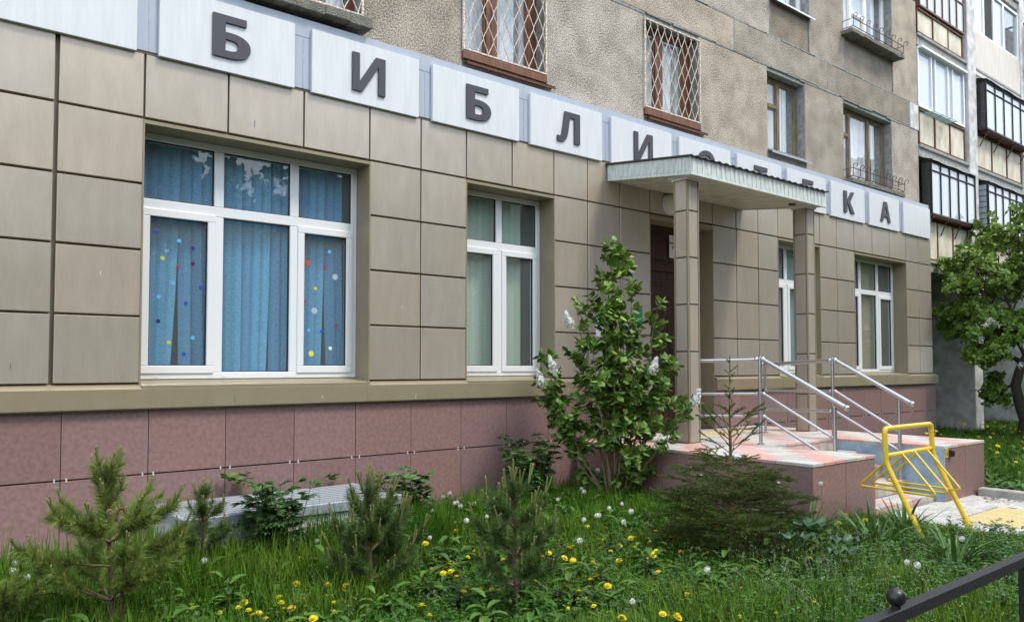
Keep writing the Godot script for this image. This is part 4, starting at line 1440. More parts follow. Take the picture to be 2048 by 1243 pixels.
func small_things() -> void:
	# bicycle rack
	var k := thing("bicycle_rack", "yellow tubular bicycle rack with three triangular hoops beside the steps", "bicycle rack", "", Vector3(8.2, 0, 4.1))
	var b := MB.new()
	b.tube(rounded([Vector3(7.68, -0.05, 4.30), Vector3(7.69, 0.73, 3.915), Vector3(7.70, 1.06, 3.9), Vector3(8.745, 1.06, 3.9), Vector3(8.745, 0.74, 3.915), Vector3(8.747, -0.05, 4.30)], 0.05), 0.026, 0.026, 14)
	part("frame", b, M.yellow, k)
	b = MB.new()
	b.tube([Vector3(7.70, 0.795, 3.90), Vector3(8.745, 0.805, 3.90)], 0.024, 0.024, 14)
	part("crossbar", b, M.yellow, k)
	for x in [8.0, 8.28, 8.575]:
		b = MB.new()
		b.tube(rounded([Vector3(x, 0.80, 3.87), Vector3(x, 0.435, 3.48), Vector3(x, 0.415, 4.26), Vector3(x, 0.80, 3.93)], 0.06), 0.0115, 0.0115, 10)
		part("hoop", b, M.yellow, k)
	# call button
	var c := thing("call_button", "small yellow call plate with black button box on the right step block", "call button", "", Vector3(10.27, 0.62, 3.46))
	b = MB.new()
	b.cbox(Vector3(10.195, 0.555, 3.46), Vector3(10.275, 0.665, 3.466), 0.002)
	part("plate", b, M.yellow, c)
	b = MB.new()
	b.tube([Vector3(10.235, 0.643, 3.466), Vector3(10.235, 0.643, 3.4675)], 0.008, 0.008, 10)
	b.tube([Vector3(10.232, 0.592, 3.466), Vector3(10.232, 0.592, 3.4675)], 0.014, 0.014, 12)
	b.box(Vector3(10.226, 0.605, 3.466), Vector3(10.238, 0.633, 3.4675))
	b.box(Vector3(10.238, 0.605, 3.466), Vector3(10.256, 0.611, 3.4675))
	part("symbol", b, M.ink, c)
	b = MB.new()
	b.cbox(Vector3(10.285, 0.565, 3.46), Vector3(10.355, 0.645, 3.51), 0.006)
	b.tube([Vector3(10.32, 0.605, 3.51), Vector3(10.32, 0.605, 3.516)], 0.022, 0.02, 12)
	part("button_box", b, M.black_paint, c)
	# posters by the door
	var p := thing("poster", "white notice on the brown wall showing through the lilac leaves", "poster", "", Vector3(7.85, 2.3, 0.01))
	b = MB.new()
	b.cbox(Vector3(7.67, 2.08, 0.002), Vector3(8.03, 2.54, 0.008), 0.001)
	part("sheet", b, M.paper, p)
	p = thing("small_sign", "small green sign on the wall between the lilac and the door", "sign", "", Vector3(8.53, 2.4, 0.01))
	b = MB.new()
	b.cbox(Vector3(8.44, 2.26, 0.002), Vector3(8.62, 2.55, 0.008), 0.002)
	part("plate", b, M.green_print, p)
	# lamp by the door
	var l := thing("wall_lamp", "round white wall lamp under the canopy above the door", "lamp", "", Vector3(9.25, 4.1, 0.02))
	b = MB.new()
	b.ball(Vector3(9.25, 4.1, 0.045), Vector3(0.155, 0.155, 0.075), 12, 24)
	part("globe", b, M.lamp, l)
	b = MB.new()
	b.tube([Vector3(9.25, 4.1, 0.002), Vector3(9.25, 4.1, 0.03)], 0.16, 0.16, 24)
	part("base", b, M.pvc, l)
	# light well with its grating
	var w := thing("light_well", "whitewashed concrete light well with a grey slatted metal cover against the wall", "light well", "", Vector3(3, 0, 0.5))
	b = MB.new()
	b.cbox(Vector3(2.0, -0.1, 0.90), Vector3(3.95, 0.36, 1.0), 0.01)
	b.cbox(Vector3(2.0, -0.1, 0.02), Vector3(2.1, 0.36, 0.90), 0.01)
	b.cbox(Vector3(3.85, -0.1, 0.02), Vector3(3.95, 0.36, 0.90), 0.01)
	part("wall", b, M.whitewash, w)
	b = MB.new()
	b.cbox(Vector3(1.97, 0.362, 1.0 - 0.02), Vector3(3.98, 0.45, 1.03), 0.004)
	b.cbox(Vector3(1.97, 0.362, 0.05), Vector3(2.02, 0.45, 0.98), 0.004)
	b.cbox(Vector3(3.93, 0.362, 0.05), Vector3(3.98, 0.45, 0.98), 0.004)
	part("rim", b, M.zinc, w)
	for i in 9:
		b = MB.new()
		b.cbox(Vector3(2.02, 0.425, 0.10 + i * 0.098), Vector3(3.93, 0.452, 0.155 + i * 0.098), 0.004)
		part("slat", b, M.grate, w)
	# black fence in front
	var f := thing("low_fence", "low black metal fence rail with a ball topped post in the front corner", "fence", "", Vector3(3.2, 0, 6.05))
	b = MB.new()
	b.cbox(Vector3(-3.0, 0.645, 6.025), Vector3(7.6, 0.70, 6.075), 0.005)
	b.cbox(Vector3(-3.0, 0.14, 6.03), Vector3(7.6, 0.18, 6.07), 0.005)
	part("rail", b, M.black_paint, f)
	for i in 8:
		var x := 3.215 + (i - 4) * 1.43
		b = MB.new()
		b.cbox(Vector3(x - 0.025, -0.1, 6.028), Vector3(x + 0.025, 0.655, 6.072), 0.004)
		part("post", b, M.black_paint, f)
		if i in [0, 4]:
			b = MB.new()
			b.tube([Vector3(x, 0.69, 6.05), Vector3(x, 0.712, 6.05)], 0.022, 0.016, 14)
			b.ball(Vector3(x, 0.742, 6.05), Vector3(0.037, 0.037, 0.037), 12, 20)
			part("ball", b, M.black_paint, f)
	# hooked rod among the pines
	var h := thing("hooked_rod", "thin dark metal rod with a bent crook standing beside the left young pine", "rod", "", Vector3(1.18, 0, 2.48))
	b = MB.new()
	b.tube([Vector3(1.18, 0, 2.48), Vector3(1.19, 0.45, 2.48), Vector3(1.20, 0.77, 2.48), Vector3(1.198, 0.81, 2.48), Vector3(1.185, 0.835, 2.48), Vector3(1.165, 0.835, 2.48), Vector3(1.15, 0.81, 2.48), Vector3(1.146, 0.76, 2.48)], 0.009, 0.009, 8)
	part("rod", b, M.rust, h)

const YELLOW := "3.92:0.15:2.27 3.97:0.15:2.37 3.90:0.15:2.36 3.83:0.15:2.47 3.75:0.15:2.41 3.55:0.15:2.47 3.33:0.15:2.52 3.39:0.15:2.60 3.35:0.15:2.75 3.28:0.15:2.75 3.35:0.15:2.82 3.72:0.15:2.69 3.73:0.15:2.75 3.88:0.15:2.70 4.21:0.15:1.60 4.14:0.15:1.37 3.13:0.15:3.21 3.22:0.15:3.12 3.29:0.15:3.19 3.31:0.15:2.05 3.72:0.15:1.84 4.22:0.15:2.77 4.29:0.15:2.78 4.54:0.15:2.75 4.61:0.15:2.73 4.34:0.15:3.01 4.33:0.15:2.92 4.05:0.15:2.96 4.95:0.15:2.73 5.02:0.15:2.68 4.38:0.15:3.19 4.62:0.15:3.24 4.78:0.15:3.00 4.98:0.15:2.92 4.98:0.15:3.08 5.26:0.15:2.79 5.27:0.15:2.83 5.43:0.15:2.77 5.30:0.15:2.92 5.30:0.15:2.97 5.68:0.15:2.73 5.69:0.15:2.86 5.48:0.15:3.10 4.18:0.15:3.43 4.05:0.15:3.44 4.04:0.15:3.50 4.03:0.15:3.63 4.00:0.15:3.71 4.51:0.15:3.73 3.72:0.15:3.71 3.64:0.15:3.79 3.67:0.15:3.83 3.62:0.15:3.95 3.75:0.15:3.56 3.78:0.15:4.38 3.83:0.15:4.45 3.57:0.15:4.24 2.70:0.15:3.45 2.78:0.15:3.24 2.58:0.15:2.59 3.36:0.15:3.22 4.92:0.15:3.33 5.06:0.15:3.25 5.44:0.15:2.31 5.31:0.15:2.19 0.76:0.15:1.27 0.95:0.15:1.43 0.75:0.15:1.59 0.93:0.15:1.29 1.22:0.15:1.58 1.64:0.15:2.30 1.73:0.15:2.55 1.93:0.15:2.43 2.11:0.15:1.35 2.21:0.15:1.39 1.85:0.15:2.80 1.89:0.15:2.89 2.04:0.15:2.81 2.13:0.15:2.53 1.91:0.15:2.74 1.86:0.15:2.70 2.08:0.15:2.68 2.09:0.15:2.81 2.19:0.15:2.78 2.13:0.15:2.93 2.12:0.15:3.06 2.27:0.15:3.03 2.44:0.15:2.05 2.37:0.15:2.26 2.39:0.15:2.68 2.38:0.15:2.81 2.24:0.15:2.65 2.50:0.15:2.48 2.84:0.15:1.86 2.81:0.15:2.01 2.69:0.15:1.62 2.71:0.15:1.68 2.66:0.15:1.21 2.92:0.15:1.23 2.99:0.15:1.28 2.58:0.15:2.59 2.50:0.15:1.57 5.48:0.15:3.11 3.82:0.15:4.46 7.05:0.29:3.84 7.07:0.15:3.88 7.05:0.21:3.60 7.31:0.15:3.63 5.99:0.15:4.42 7.62:0.15:3.74 4.24:0.15:4.20"
const CLOCKS := "4.68:0.26:0.41 4.55:0.26:0.65 4.88:0.26:0.41 5.01:0.26:0.35 4.32:0.26:1.05 4.67:0.26:0.92 4.80:0.26:0.79 4.66:0.26:1.04 4.90:0.26:0.95 4.52:0.26:1.66 5.20:0.26:0.90 4.29:0.26:1.65 4.27:0.26:1.69 3.58:0.26:2.12 5.17:0.26:2.29 5.33:0.26:2.30 5.40:0.26:2.26 5.73:0.26:2.08 5.99:0.26:2.01 5.74:0.26:2.36 5.35:0.26:2.62 4.54:0.26:2.88 7.04:0.26:0.30 7.05:0.26:0.38 7.07:0.26:0.47 7.05:0.38:0.63 7.05:0.41:0.98 7.05:0.43:1.16 6.35:0.26:1.06 6.30:0.26:1.15 6.45:0.26:0.23 7.05:0.33:1.34 4.56:0.26:2.29 3.55:0.26:4.34 5.80:0.26:0.24 5.68:0.26:1.38 0.85:0.26:0.86 0.87:0.26:1.30 1.58:0.26:0.64 1.67:0.26:0.59 2.87:0.26:1.53 2.70:0.26:1.44 2.97:0.26:1.07 1.91:0.26:1.71 0.81:0.26:1.10 7.05:0.57:2.08 7.05:0.48:2.20 7.05:0.46:2.31 7.05:0.48:2.40 7.05:0.51:3.14 7.05:0.44:2.98 7.05:0.32:3.20 4.53:0.26:4.15 5.87:0.26:4.91 5.78:0.26:5.02 6.95:0.26:4.87 7.05:0.57:3.59 7.05:0.42:2.73"

func rnd(a: float, b: float) -> float:
	return rng.randf_range(a, b)

func unit() -> Vector3:
	var z := rnd(-1, 1)
	var a := rnd(0, TAU)
	var r := sqrt(1 - z * z)
	return Vector3(r * cos(a), z, r * sin(a))

func tint(a: Color, b: Color, t: float, v := 0.12) -> Color:
	var c := a.lerp(b, t)
	var k := 1.0 + rnd(-v, v)
	return Color(c.r * k, c.g * k, c.b * k)

func turned(d: Vector3, roll := 0.0) -> Basis:
	var y := d.normalized()
	var x := y.cross(Vector3.UP if absf(y.y) < 0.95 else Vector3.RIGHT).normalized()
	return Basis(x, y, x.cross(y)).rotated(y, roll)

func in_bed(x: float, z: float) -> bool:
	if x > 8.42 or z > 5.98 or z < 0.06 or x < -1.2:
		return false
	if x > 1.93 and x < 4.02 and z < 1.06:
		return false
	if x > 7.24 and z < 3.42:
		return false
	return true

func plants() -> void:
	lawn()
	meadow()
	dandelions()
	pines()
	spruce()
	lilac()
	garden_plants()
	apple_tree()
	far_trees()

# ---------------------------------------------------------------- grass and weeds
func tuft(n: int, h: float, w: float, spread: float, lean: float) -> ArrayMesh:
	var b := MB.new()
	for k in n:
		var a := rnd(0, TAU)
		var out := Vector3(cos(a), 0, sin(a))
		var p := out.rotated(Vector3.UP, rnd(-1, 1)) * rnd(0, spread)
		var d := (Vector3.UP + out * rnd(0.05, lean)).normalized()
		b.col = Color(1, 1, 1) * rnd(0.75, 1.2)
		var l := h * rnd(0.55, 1.1)
		b.blade(p, d, out.cross(Vector3.UP), l, [w * 0.5, w * 0.45, w * 0.3, 0.0], rnd(0.2, 1.3), 0.3)
	return b.mesh()

func weed(n: int, l: float, w: float, rise: float) -> ArrayMesh:
	var b := MB.new()
	for k in n:
		var a := TAU * k / n + rnd(-0.4, 0.4)
		var out := Vector3(cos(a), 0, sin(a))
		b.col = Color(1, 1, 1) * rnd(0.8, 1.2)
		var h := rnd(0.2, 1.0) * rise
		b.blade(Vector3(0, h * 0.3, 0) + out * 0.01, (out + Vector3.UP * rnd(0.3, 1.2)).normalized(), out.cross(Vector3.UP), l * rnd(0.6, 1.1), [w * 0.12, w * 0.42, w * 0.5, w * 0.32, 0.0], rnd(0.8, 2.0), 0.3)
	return b.mesh()

func sprig_mesh() -> ArrayMesh:   # branching stalk with leaflets, for low herbs
	var b := MB.new()
	b.col = Color(0.9, 1, 0.8)
	for s in 3:
		var a := rnd(0, TAU)
		var d := (Vector3.UP + Vector3(cos(a), 0, sin(a)) * 0.5).normalized()
		var l := rnd(0.10, 0.2)
		b.blade(Vector3.ZERO, d, d.cross(Vector3(cos(a), 0, sin(a))), l, [0.0015, 0.0015, 0.0], 0.3, 0.0)
		for k in 5:
			var u := rnd(0.35, 1.0)
			var q := rnd(0, TAU)
			var o := Vector3(cos(q), rnd(0.0, 0.8), sin(q))
			b.blade(d * l * u, o, o.cross(Vector3.UP), rnd(0.02, 0.04), [0.002, 0.009, 0.008, 0.0], 0.8, 0.25)
	return b.mesh()

func purse_mesh() -> ArrayMesh:   # tall thin stalks with tiny white flowers on top
	var b := MB.new()
	for s in 3:
		var a := rnd(0, TAU)
		var d := (Vector3.UP + Vector3(cos(a), 0, sin(a)) * rnd(0.1, 0.35)).normalized()
		var l := rnd(0.2, 0.34)
		b.col = Color(0.12, 0.18, 0.05)
		b.blade(Vector3.ZERO, d, Vector3(-sin(a), 0, cos(a)), l, [0.0012, 0.0012, 0.0008], 0.1, 0.0)
		for k in 7:
			var p := d * l * rnd(0.45, 0.9) + unit() * 0.012
			b.col = Color(0.11, 0.19, 0.05)
			b.tri(p, p + unit() * 0.009, p + unit() * 0.009)
		b.col = Color(0.46, 0.50, 0.32)
		for k in 5:
			var p := d * l + unit() * 0.011
			b.tri(p, p + unit() * 0.006, p + unit() * 0.006)
	return b.mesh()

func lawn() -> void:
	# concrete apron along the wall
	var b := MB.new()
	for k in 6:
		b.cbox(Vector3(-3.0 + k * 1.72, -0.1, 0.0), Vector3(-1.285 + k * 1.72, 0.012, 0.62), 0.004)
	structure("apron", b, M.concrete)
	var f := FastNoiseLite.new()
	f.seed = 5
	f.frequency = 0.6
	var lush := Color(0.036, 0.118, 0.007)
	var dry := Color(0.105, 0.185, 0.018)
	for v in 3:
		var mesh := tuft(9, 0.29, 0.0095, 0.05, 0.7)
		var places := []
		var tints := []
		while places.size() < 9500:
			var x := rnd(-1.0, 8.42)
			var z := rnd(0.3, 5.97)
			if not in_bed(x, z):
				continue
			if z < 0.62 and x < 7.2 and rng.randf() < (0.95 if x < 1.7 else 0.75):
				continue
			var q := f.get_noise_2d(x, z)
			var wall := exp(-maxf(0.0, z - 0.3) * 0.8)
			var h := (0.72 + 0.55 * q + 0.9 * wall) * rnd(0.7, 1.2)
			if x > 2.9 and x < 4.2 and z < 1.7 and z > 1.0:
				h *= 1.7
			h *= 1.0 - 0.5 * exp(-pow((x - 4.3) / 1.7, 2) - pow((z - 3.2) / 1.1, 2))
			if x > 6.0 and z > 3.4:
				h *= 0.72
			if x < 2.9 and z < 3.0:
				h *= rnd(0.7, 1.35)
			var s := rnd(0.8, 1.2)
			places.append(Transform3D(Basis(Vector3.UP, rnd(0, TAU)).scaled(Vector3(s, maxf(0.4, h), s)), Vector3(x, -0.01, z)))
			tints.append(tint(lush, dry, clampf(0.5 + q * 1.1 + rnd(-0.3, 0.3), 0, 1), 0.25))
		many("grass", mesh, M.grass, self, places, tints)
	for v in 2:
		var mesh := weed(7, 0.13, 0.030, 0.10) if v == 0 else sprig_mesh()
		var places := []
		var tints := []
		while places.size() < (2600 if v == 0 else 3800):
			var x := rnd(-1.0, 8.4)
			var z := rnd(0.35, 5.95)
			if not in_bed(x, z) or z < 0.62 and rng.randf() < 0.7:
				continue
			var s := rnd(0.6, 1.25)
			if x > 5.0 and z > 4.2:
				s *= 1.25
			places.append(Transform3D(Basis(Vector3.UP, rnd(0, TAU)).scaled(Vector3(s, s, s)), Vector3(x, rnd(0.0, 0.06), z)))
			tints.append(tint(Color(0.028, 0.098, 0.010), Color(0.085, 0.175, 0.022), rng.randf(), 0.25))
		many("low_weeds", mesh, M.leaf, self, places, tints)
	# taller leafy weeds along the wall, round the lilac and among the pines
	var tall := weed(11, 0.17, 0.05, 0.55)
	var wp := []
	var wt := []
	while wp.size() < 850:
		var x := rnd(0.3, 7.15)
		var z := 0.45 + absf(rng.randfn(0, 0.55)) if rng.randf() < 0.5 else rnd(0.8, 4.2)
		if not in_bed(x, z):
			continue
		wp.append(Transform3D(Basis(Vector3.UP, rnd(0, TAU)).scaled(Vector3.ONE * rnd(0.45, 1.15)), Vector3(x, rnd(0.0, 0.08), z)))
		wt.append(tint(Color(0.035, 0.10, 0.012), Color(0.09, 0.18, 0.026), rng.randf(), 0.25))
	many("tall_weeds", tall, M.leaf, self, wp, wt)
	var places := []
	var tints := []
	while places.size() < 420:
		var x := rnd(3.6, 8.2)
		var z := rnd(3.4, 5.9)
		if not in_bed(x, z) or rng.randf() > exp(-pow((x - 5.9) / 1.5, 2) - pow((z - 4.9) / 1.0, 2)) + 0.04:
			continue
		var s := rnd(0.7, 1.15)
		places.append(Transform3D(Basis(Vector3.UP, rnd(0, TAU)).scaled(Vector3(s, s, s)), Vector3(x, 0, z)))
		tints.append(Color(1, 1, 1) * rnd(0.85, 1.1))
	while places.size() < 1100:
		var x := rnd(0.5, 7.2)
		var z := rnd(0.9, 4.6)
		if in_bed(x, z):
			places.append(Transform3D(Basis(Vector3.UP, rnd(0, TAU)).scaled(Vector3.ONE * rnd(0.5, 0.9)), Vector3(x, 0, z)))
			tints.append(Color(1, 1, 1))
	many("white_flowering_weeds", purse_mesh(), M.petal, self, places, tints)

func meadow() -> void:
	var lit := MB.new()
	for k in 60:
		var p := Vector3(10.95 - absf(rng.randfn(0, 0.16)), 0.027, 3.62 + absf(rng.randfn(0, 0.22)))
		lit.col = tint(Color(0.16, 0.09, 0.04), Color(0.50, 0.44, 0.34), rng.randf(), 0.2)
		var a := rnd(0, TAU)
		lit.blade(p, Vector3(cos(a), rnd(0.0, 0.3), sin(a)), Vector3(-sin(a), 0, cos(a)), rnd(0.02, 0.055), [0.003, 0.012, 0.010, 0.0], 0.2, 0.4)
	part("leaf_litter", lit, M.petal, self).set_meta("kind", "stuff")
	for v in 2:
		var mesh := tuft(11, 0.25, 0.013, 0.10, 0.9)
		var places := []
		var tints := []
		while places.size() < 9000:
			var x := 11.25 + pow(rng.randf(), 1.4) * 26.0
			var z := rnd(-1.35, 7.5)
			if x < 18.6 and z < 0.15:
				continue
			var s := rnd(0.7, 1.3)
			if x < 12.2:
				s *= 0.75
			places.append(Transform3D(Basis(Vector3.UP, rnd(0, TAU)).scaled(Vector3(s, s * rnd(0.6, 1.15), s)), Vector3(x, -0.01, z)))
			tints.append(tint(Color(0.035, 0.105, 0.009), Color(0.115, 0.19, 0.022), rng.randf(), 0.2))
		many("meadow_grass", mesh, M.grass, self, places, tints)
	var mesh := weed(8, 0.22, 0.06, 0.25)
	var places := []
	var tints := []
	while places.size() < 6500:
		var x := 11.4 + pow(rng.randf(), 1.4) * 26.0
		var z := rnd(-1.3, 7.0)
		if x < 18.6 and z < 0.2:
			continue
		places.append(Transform3D(Basis(Vector3.UP, rnd(0, TAU)).scaled(Vector3.ONE * rnd(0.7, 1.3)), Vector3(x, 0, z)))
		tints.append(tint(Color(0.030, 0.10, 0.010), Color(0.09, 0.175, 0.024), rng.randf(), 0.2))
	many("meadow_weeds", mesh, M.leaf, self, places, tints)

func head_mesh() -> ArrayMesh:
	var b := MB.new()
	for ring in 3:
		for k in 15 - ring * 3:
			var a := TAU * k / (15 - ring * 3) + ring * 0.2 + rnd(-0.05, 0.05)
			var d := Vector3(cos(a), 0.18 + ring * 0.45, sin(a)).normalized()
			b.col = Color(0.80, 0.66, 0.012) if ring == 0 else Color(0.80, 0.60, 0.010)
			b.blade(Vector3(0, 0.002 * ring, 0), d, Vector3(-sin(a), 0, cos(a)), 0.026 - ring * 0.005, [0.002, 0.0036, 0.0032], 0.2, 0.1)
	b.col = Color(0.80, 0.62, 0.010)
	b.ball(Vector3(0, 0.006, 0), Vector3(0.010, 0.006, 0.010), 5, 8)
	return b.mesh()

func puff_mesh() -> ArrayMesh:
	var b := MB.new()
	for k in 150:
		var d := unit()
		var t := turned(d, rnd(0, TAU))
		b.col = Color(0.86, 0.87, 0.86) * rnd(0.85, 1.0)
		var p := d * rnd(0.0205, 0.0235)
		b.tri(p + t.x * 0.0042, p - t.x * 0.0021 + t.z * 0.0038, p - t.x * 0.0021 - t.z * 0.0038)
		if k % 2 == 0:
			b.tri(d * 0.004 + t.x * 0.0004, d * 0.004 - t.x * 0.0004, p)
	b.col = Color(0.30, 0.26, 0.16)
	b.ball(Vector3.ZERO, Vector3.ONE * 0.0045, 5, 6)
	return b.mesh()

func dandelions() -> void:
	var heads := [head_mesh(), head_mesh()]
	var puff := puff_mesh()
	var stalk := MB.new()
	stalk.col = Color(0.14, 0.19, 0.06)
	stalk.tube([Vector3(0, -1, 0), Vector3(0.03, -0.5, 0), Vector3(0, 0, 0)], 0.0022, 0.0018, 5, false)
	var sm := stalk.mesh()
	var proto := {}
	for kind in 2:
		for s in (YELLOW if kind == 0 else CLOCKS).split(" "):
			var q: PackedStringArray = s.split(":")
			var at := Vector3(float(q[0]), float(q[1]) + rnd(-0.015, 0.015), float(q[2]))
			var o: Node3D
			if not proto.has(kind):
				o = thing("dandelion" if kind == 0 else "dandelion_clock", "yellow dandelion in bloom in the grass of the flower bed" if kind == 0 else "white dandelion seed head on its stalk in the flower bed", "dandelion", "yellow dandelions in the bed" if kind == 0 else "dandelion seed heads in the bed", at)
				piece("head" if kind == 0 else "seed_head", heads[0] if kind == 0 else puff, M.petal, o, at)
				var st := piece("stalk", sm, M.grass, o, at)
				st.scale = Vector3(1, at.y, 1)
				proto[kind] = o
			else:
				o = proto[kind].duplicate()
				o.name = "dandelion" if kind == 0 else "dandelion_clock"
				add_child(o, true)
				o.position = at
				o.get_child(1).scale = Vector3(1, at.y, 1)
			o.get_child(0).rotation = Vector3(rnd(-0.6, 0.7), rnd(0, TAU), rnd(-0.5, 0.5))
			o.get_child(0).scale = Vector3.ONE * rnd(0.75, 1.2)
	for k in 75:   # smaller ones deeper in the grass
		var at := Vector3(rnd(1.2, 6.4), rnd(0.09, 0.15), rnd(1.5, 4.8))
		if not in_bed(at.x, at.z) or at.x < 0.15 + (7.5 - at.z) * 0.12:
			continue
		var o: Node3D = proto[0].duplicate()
		o.name = "dandelion"
		add_child(o, true)
		o.position = at
		o.get_child(1).scale = Vector3(1, at.y, 1)
		o.get_child(0).rotation = Vector3(rnd(-0.6, 0.7), rnd(0, TAU), rnd(-0.5, 0.5))
		o.get_child(0).scale = Vector3.ONE * rnd(0.45, 0.8)
		o.set_meta("label", "small yellow dandelion half hidden in the grass of the flower bed")
		o.set_meta("group", "small dandelions deep in the bed")
	# far yellow dandelions on the meadow by the apple tree
	var n := 0
	while n < 105:
		var x := 11.5 + pow(rng.randf(), 1.2) * 11.0
		var z := rnd(-0.9, 5.4)
		if x < 18.6 and z < 0.3 or z > 0.55 * (x - 6.5):
			continue
		var o := MeshInstance3D.new()
		o.name = "dandelion"
		o.mesh = heads[n % 2]
		o.material_override = M.petal
		add_child(o, true)
		o.position = Vector3(x, rnd(0.22, 0.36), z)
		o.rotation = Vector3(rnd(-0.5, 0.8), rnd(0, TAU), rnd(-0.5, 0.5))
		o.scale = Vector3.ONE * rnd(1.0, 1.5)
		tag(o, "yellow dandelion in the long grass of the meadow past the right step block", "dandelion", "yellow dandelions in the meadow")
		n += 1

# ---------------------------------------------------------------- conifers
func needle_run(b: MB, p0: Vector3, p1: Vector3, per_m: float, l: float, w: float, spread: float, ca: Color, cb: Color) -> void:
	var d := (p1 - p0)
	var len := d.length()
	d = d.normalized()
	var n := int(len * per_m + rng.randf())
	for k in n:
		var u := rng.randf()
		var p := p0.lerp(p1, u)
		var t := turned(d, rnd(0, TAU))
		var q := (d * cos(spread) + t.x * sin(spread) + unit() * 0.18).normalized()
		var s := q.cross(unit()).normalized() * w * 0.5
		b.col = tint(ca, cb, rng.randf(), 0.2)
		b.tri(p - s, p + s, p + q * l * rnd(0.75, 1.15))

func limb(wood: MB, pts: Array, r0: float, r1: float) -> void:
	wood.tube(pts, r0, r1, 6, false)

func candle(parent: Node, p: Vector3, d: Vector3, l: float) -> void:
	var b := MB.new()
	b.col = Color(0.17, 0.19, 0.06)
	b.tube([p, p + d * l * 0.5, p + d * l], 0.0065, 0.0045, 6)
	needle_run(b, p, p + d * l * 0.97, 900, 0.018, 0.0026, 0.35, Color(0.13, 0.18, 0.04), Color(0.22, 0.25, 0.075))
	b.col = Color(0.32, 0.27, 0.13)
	b.ball(p + d * l, Vector3(0.0045, 0.006, 0.0045), 4, 6)
	part("candle", b, M.needle, parent)

func pine(called: String, label: String, base: Vector3, h: float, lean: Vector3, whorls: Array, ca: Color, cb: Color, cl: float, dens: float) -> Node3D:
	var t := thing(called, label, "pine tree", "young pines in the flower bed", base)
	var trunk := MB.new()
	var nd := MB.new()
	var wood := MB.new()
	var top := base + Vector3(lean.x, h - cl, lean.z)
	var tp := []
	for k in 6:
		tp.append(base.lerp(top, k / 5.0) + Vector3(rnd(-0.008, 0.008), -0.02 if k == 0 else 0.0, rnd(-0.008, 0.008)))
	trunk.tube(tp, 0.017 * h + 0.004, 0.006, 8)
	for k in range(3, 5):
		needle_run(nd, tp[k], tp[k + 1], 1500 * dens, 0.078, 0.0034, 0.85, ca, cb)
	needle_run(nd, tp[4], tp[5], 1900 * dens, 0.075, 0.0034, 0.75, ca, cb)
	candle(t, top, Vector3.UP, cl)
	for k in 5:
		var a := TAU * k / 5 + 0.4
		candle(t, top, (Vector3.UP + Vector3(cos(a), 0, sin(a)) * 0.28).normalized(), cl * rnd(0.5, 0.75))
	for wh in whorls:   # [height share, count, length, rise, first angle]
		var p := base.lerp(top, wh[0])
		for k in wh[1]:
			var a: float = wh[4] + TAU * k / wh[1] + rnd(-0.25, 0.25)
			var out := Vector3(cos(a), 0, sin(a))
			var l: float = wh[2] * rnd(0.8, 1.15)
			var d: Vector3 = (out + Vector3.UP * wh[3] * rnd(0.7, 1.3)).normalized()
			var pts := [p]
			for i in 5:
				d = (d + Vector3.UP * 0.11 + unit() * 0.05).normalized()
				pts.append(pts[-1] + d * l / 5.0)
			limb(wood, pts, 0.008, 0.004)
			for i in range(1, 5):
				needle_run(nd, pts[i], pts[i + 1], (1000 if i < 3 else 1700) * dens, 0.075, 0.0034, 0.95 if i < 4 else 0.75, ca, cb)
			for s in [-1.0, 1.0]:
				if l < 0.2:
					continue
				for i in [2, 3]:
					var sd: Vector3 = (d + out.rotated(Vector3.UP, s * 0.9) * 0.9).normalized()
					var e: Vector3 = pts[i] + sd * l * rnd(0.28, 0.42)
					limb(wood, [pts[i], e], 0.005, 0.003)
					needle_run(nd, pts[i], e, 1700 * dens, 0.068, 0.0034, 0.85, ca, cb)
					if rng.randf() < 0.6:
						candle(t, e, (Vector3.UP + sd * 0.4).normalized(), cl * rnd(0.3, 0.5))
			for c in 3:
				candle(t, pts[5], (Vector3.UP + d * 0.8 + unit() * 0.3).normalized(), cl * rnd(0.5, 0.95))
	part("trunk", trunk, M.bark, t)
	part("branches", wood, M.bark_twig, t).set_meta("kind", "stuff")
	part("needles", nd, M.needle, t).set_meta("kind", "stuff")
	return t

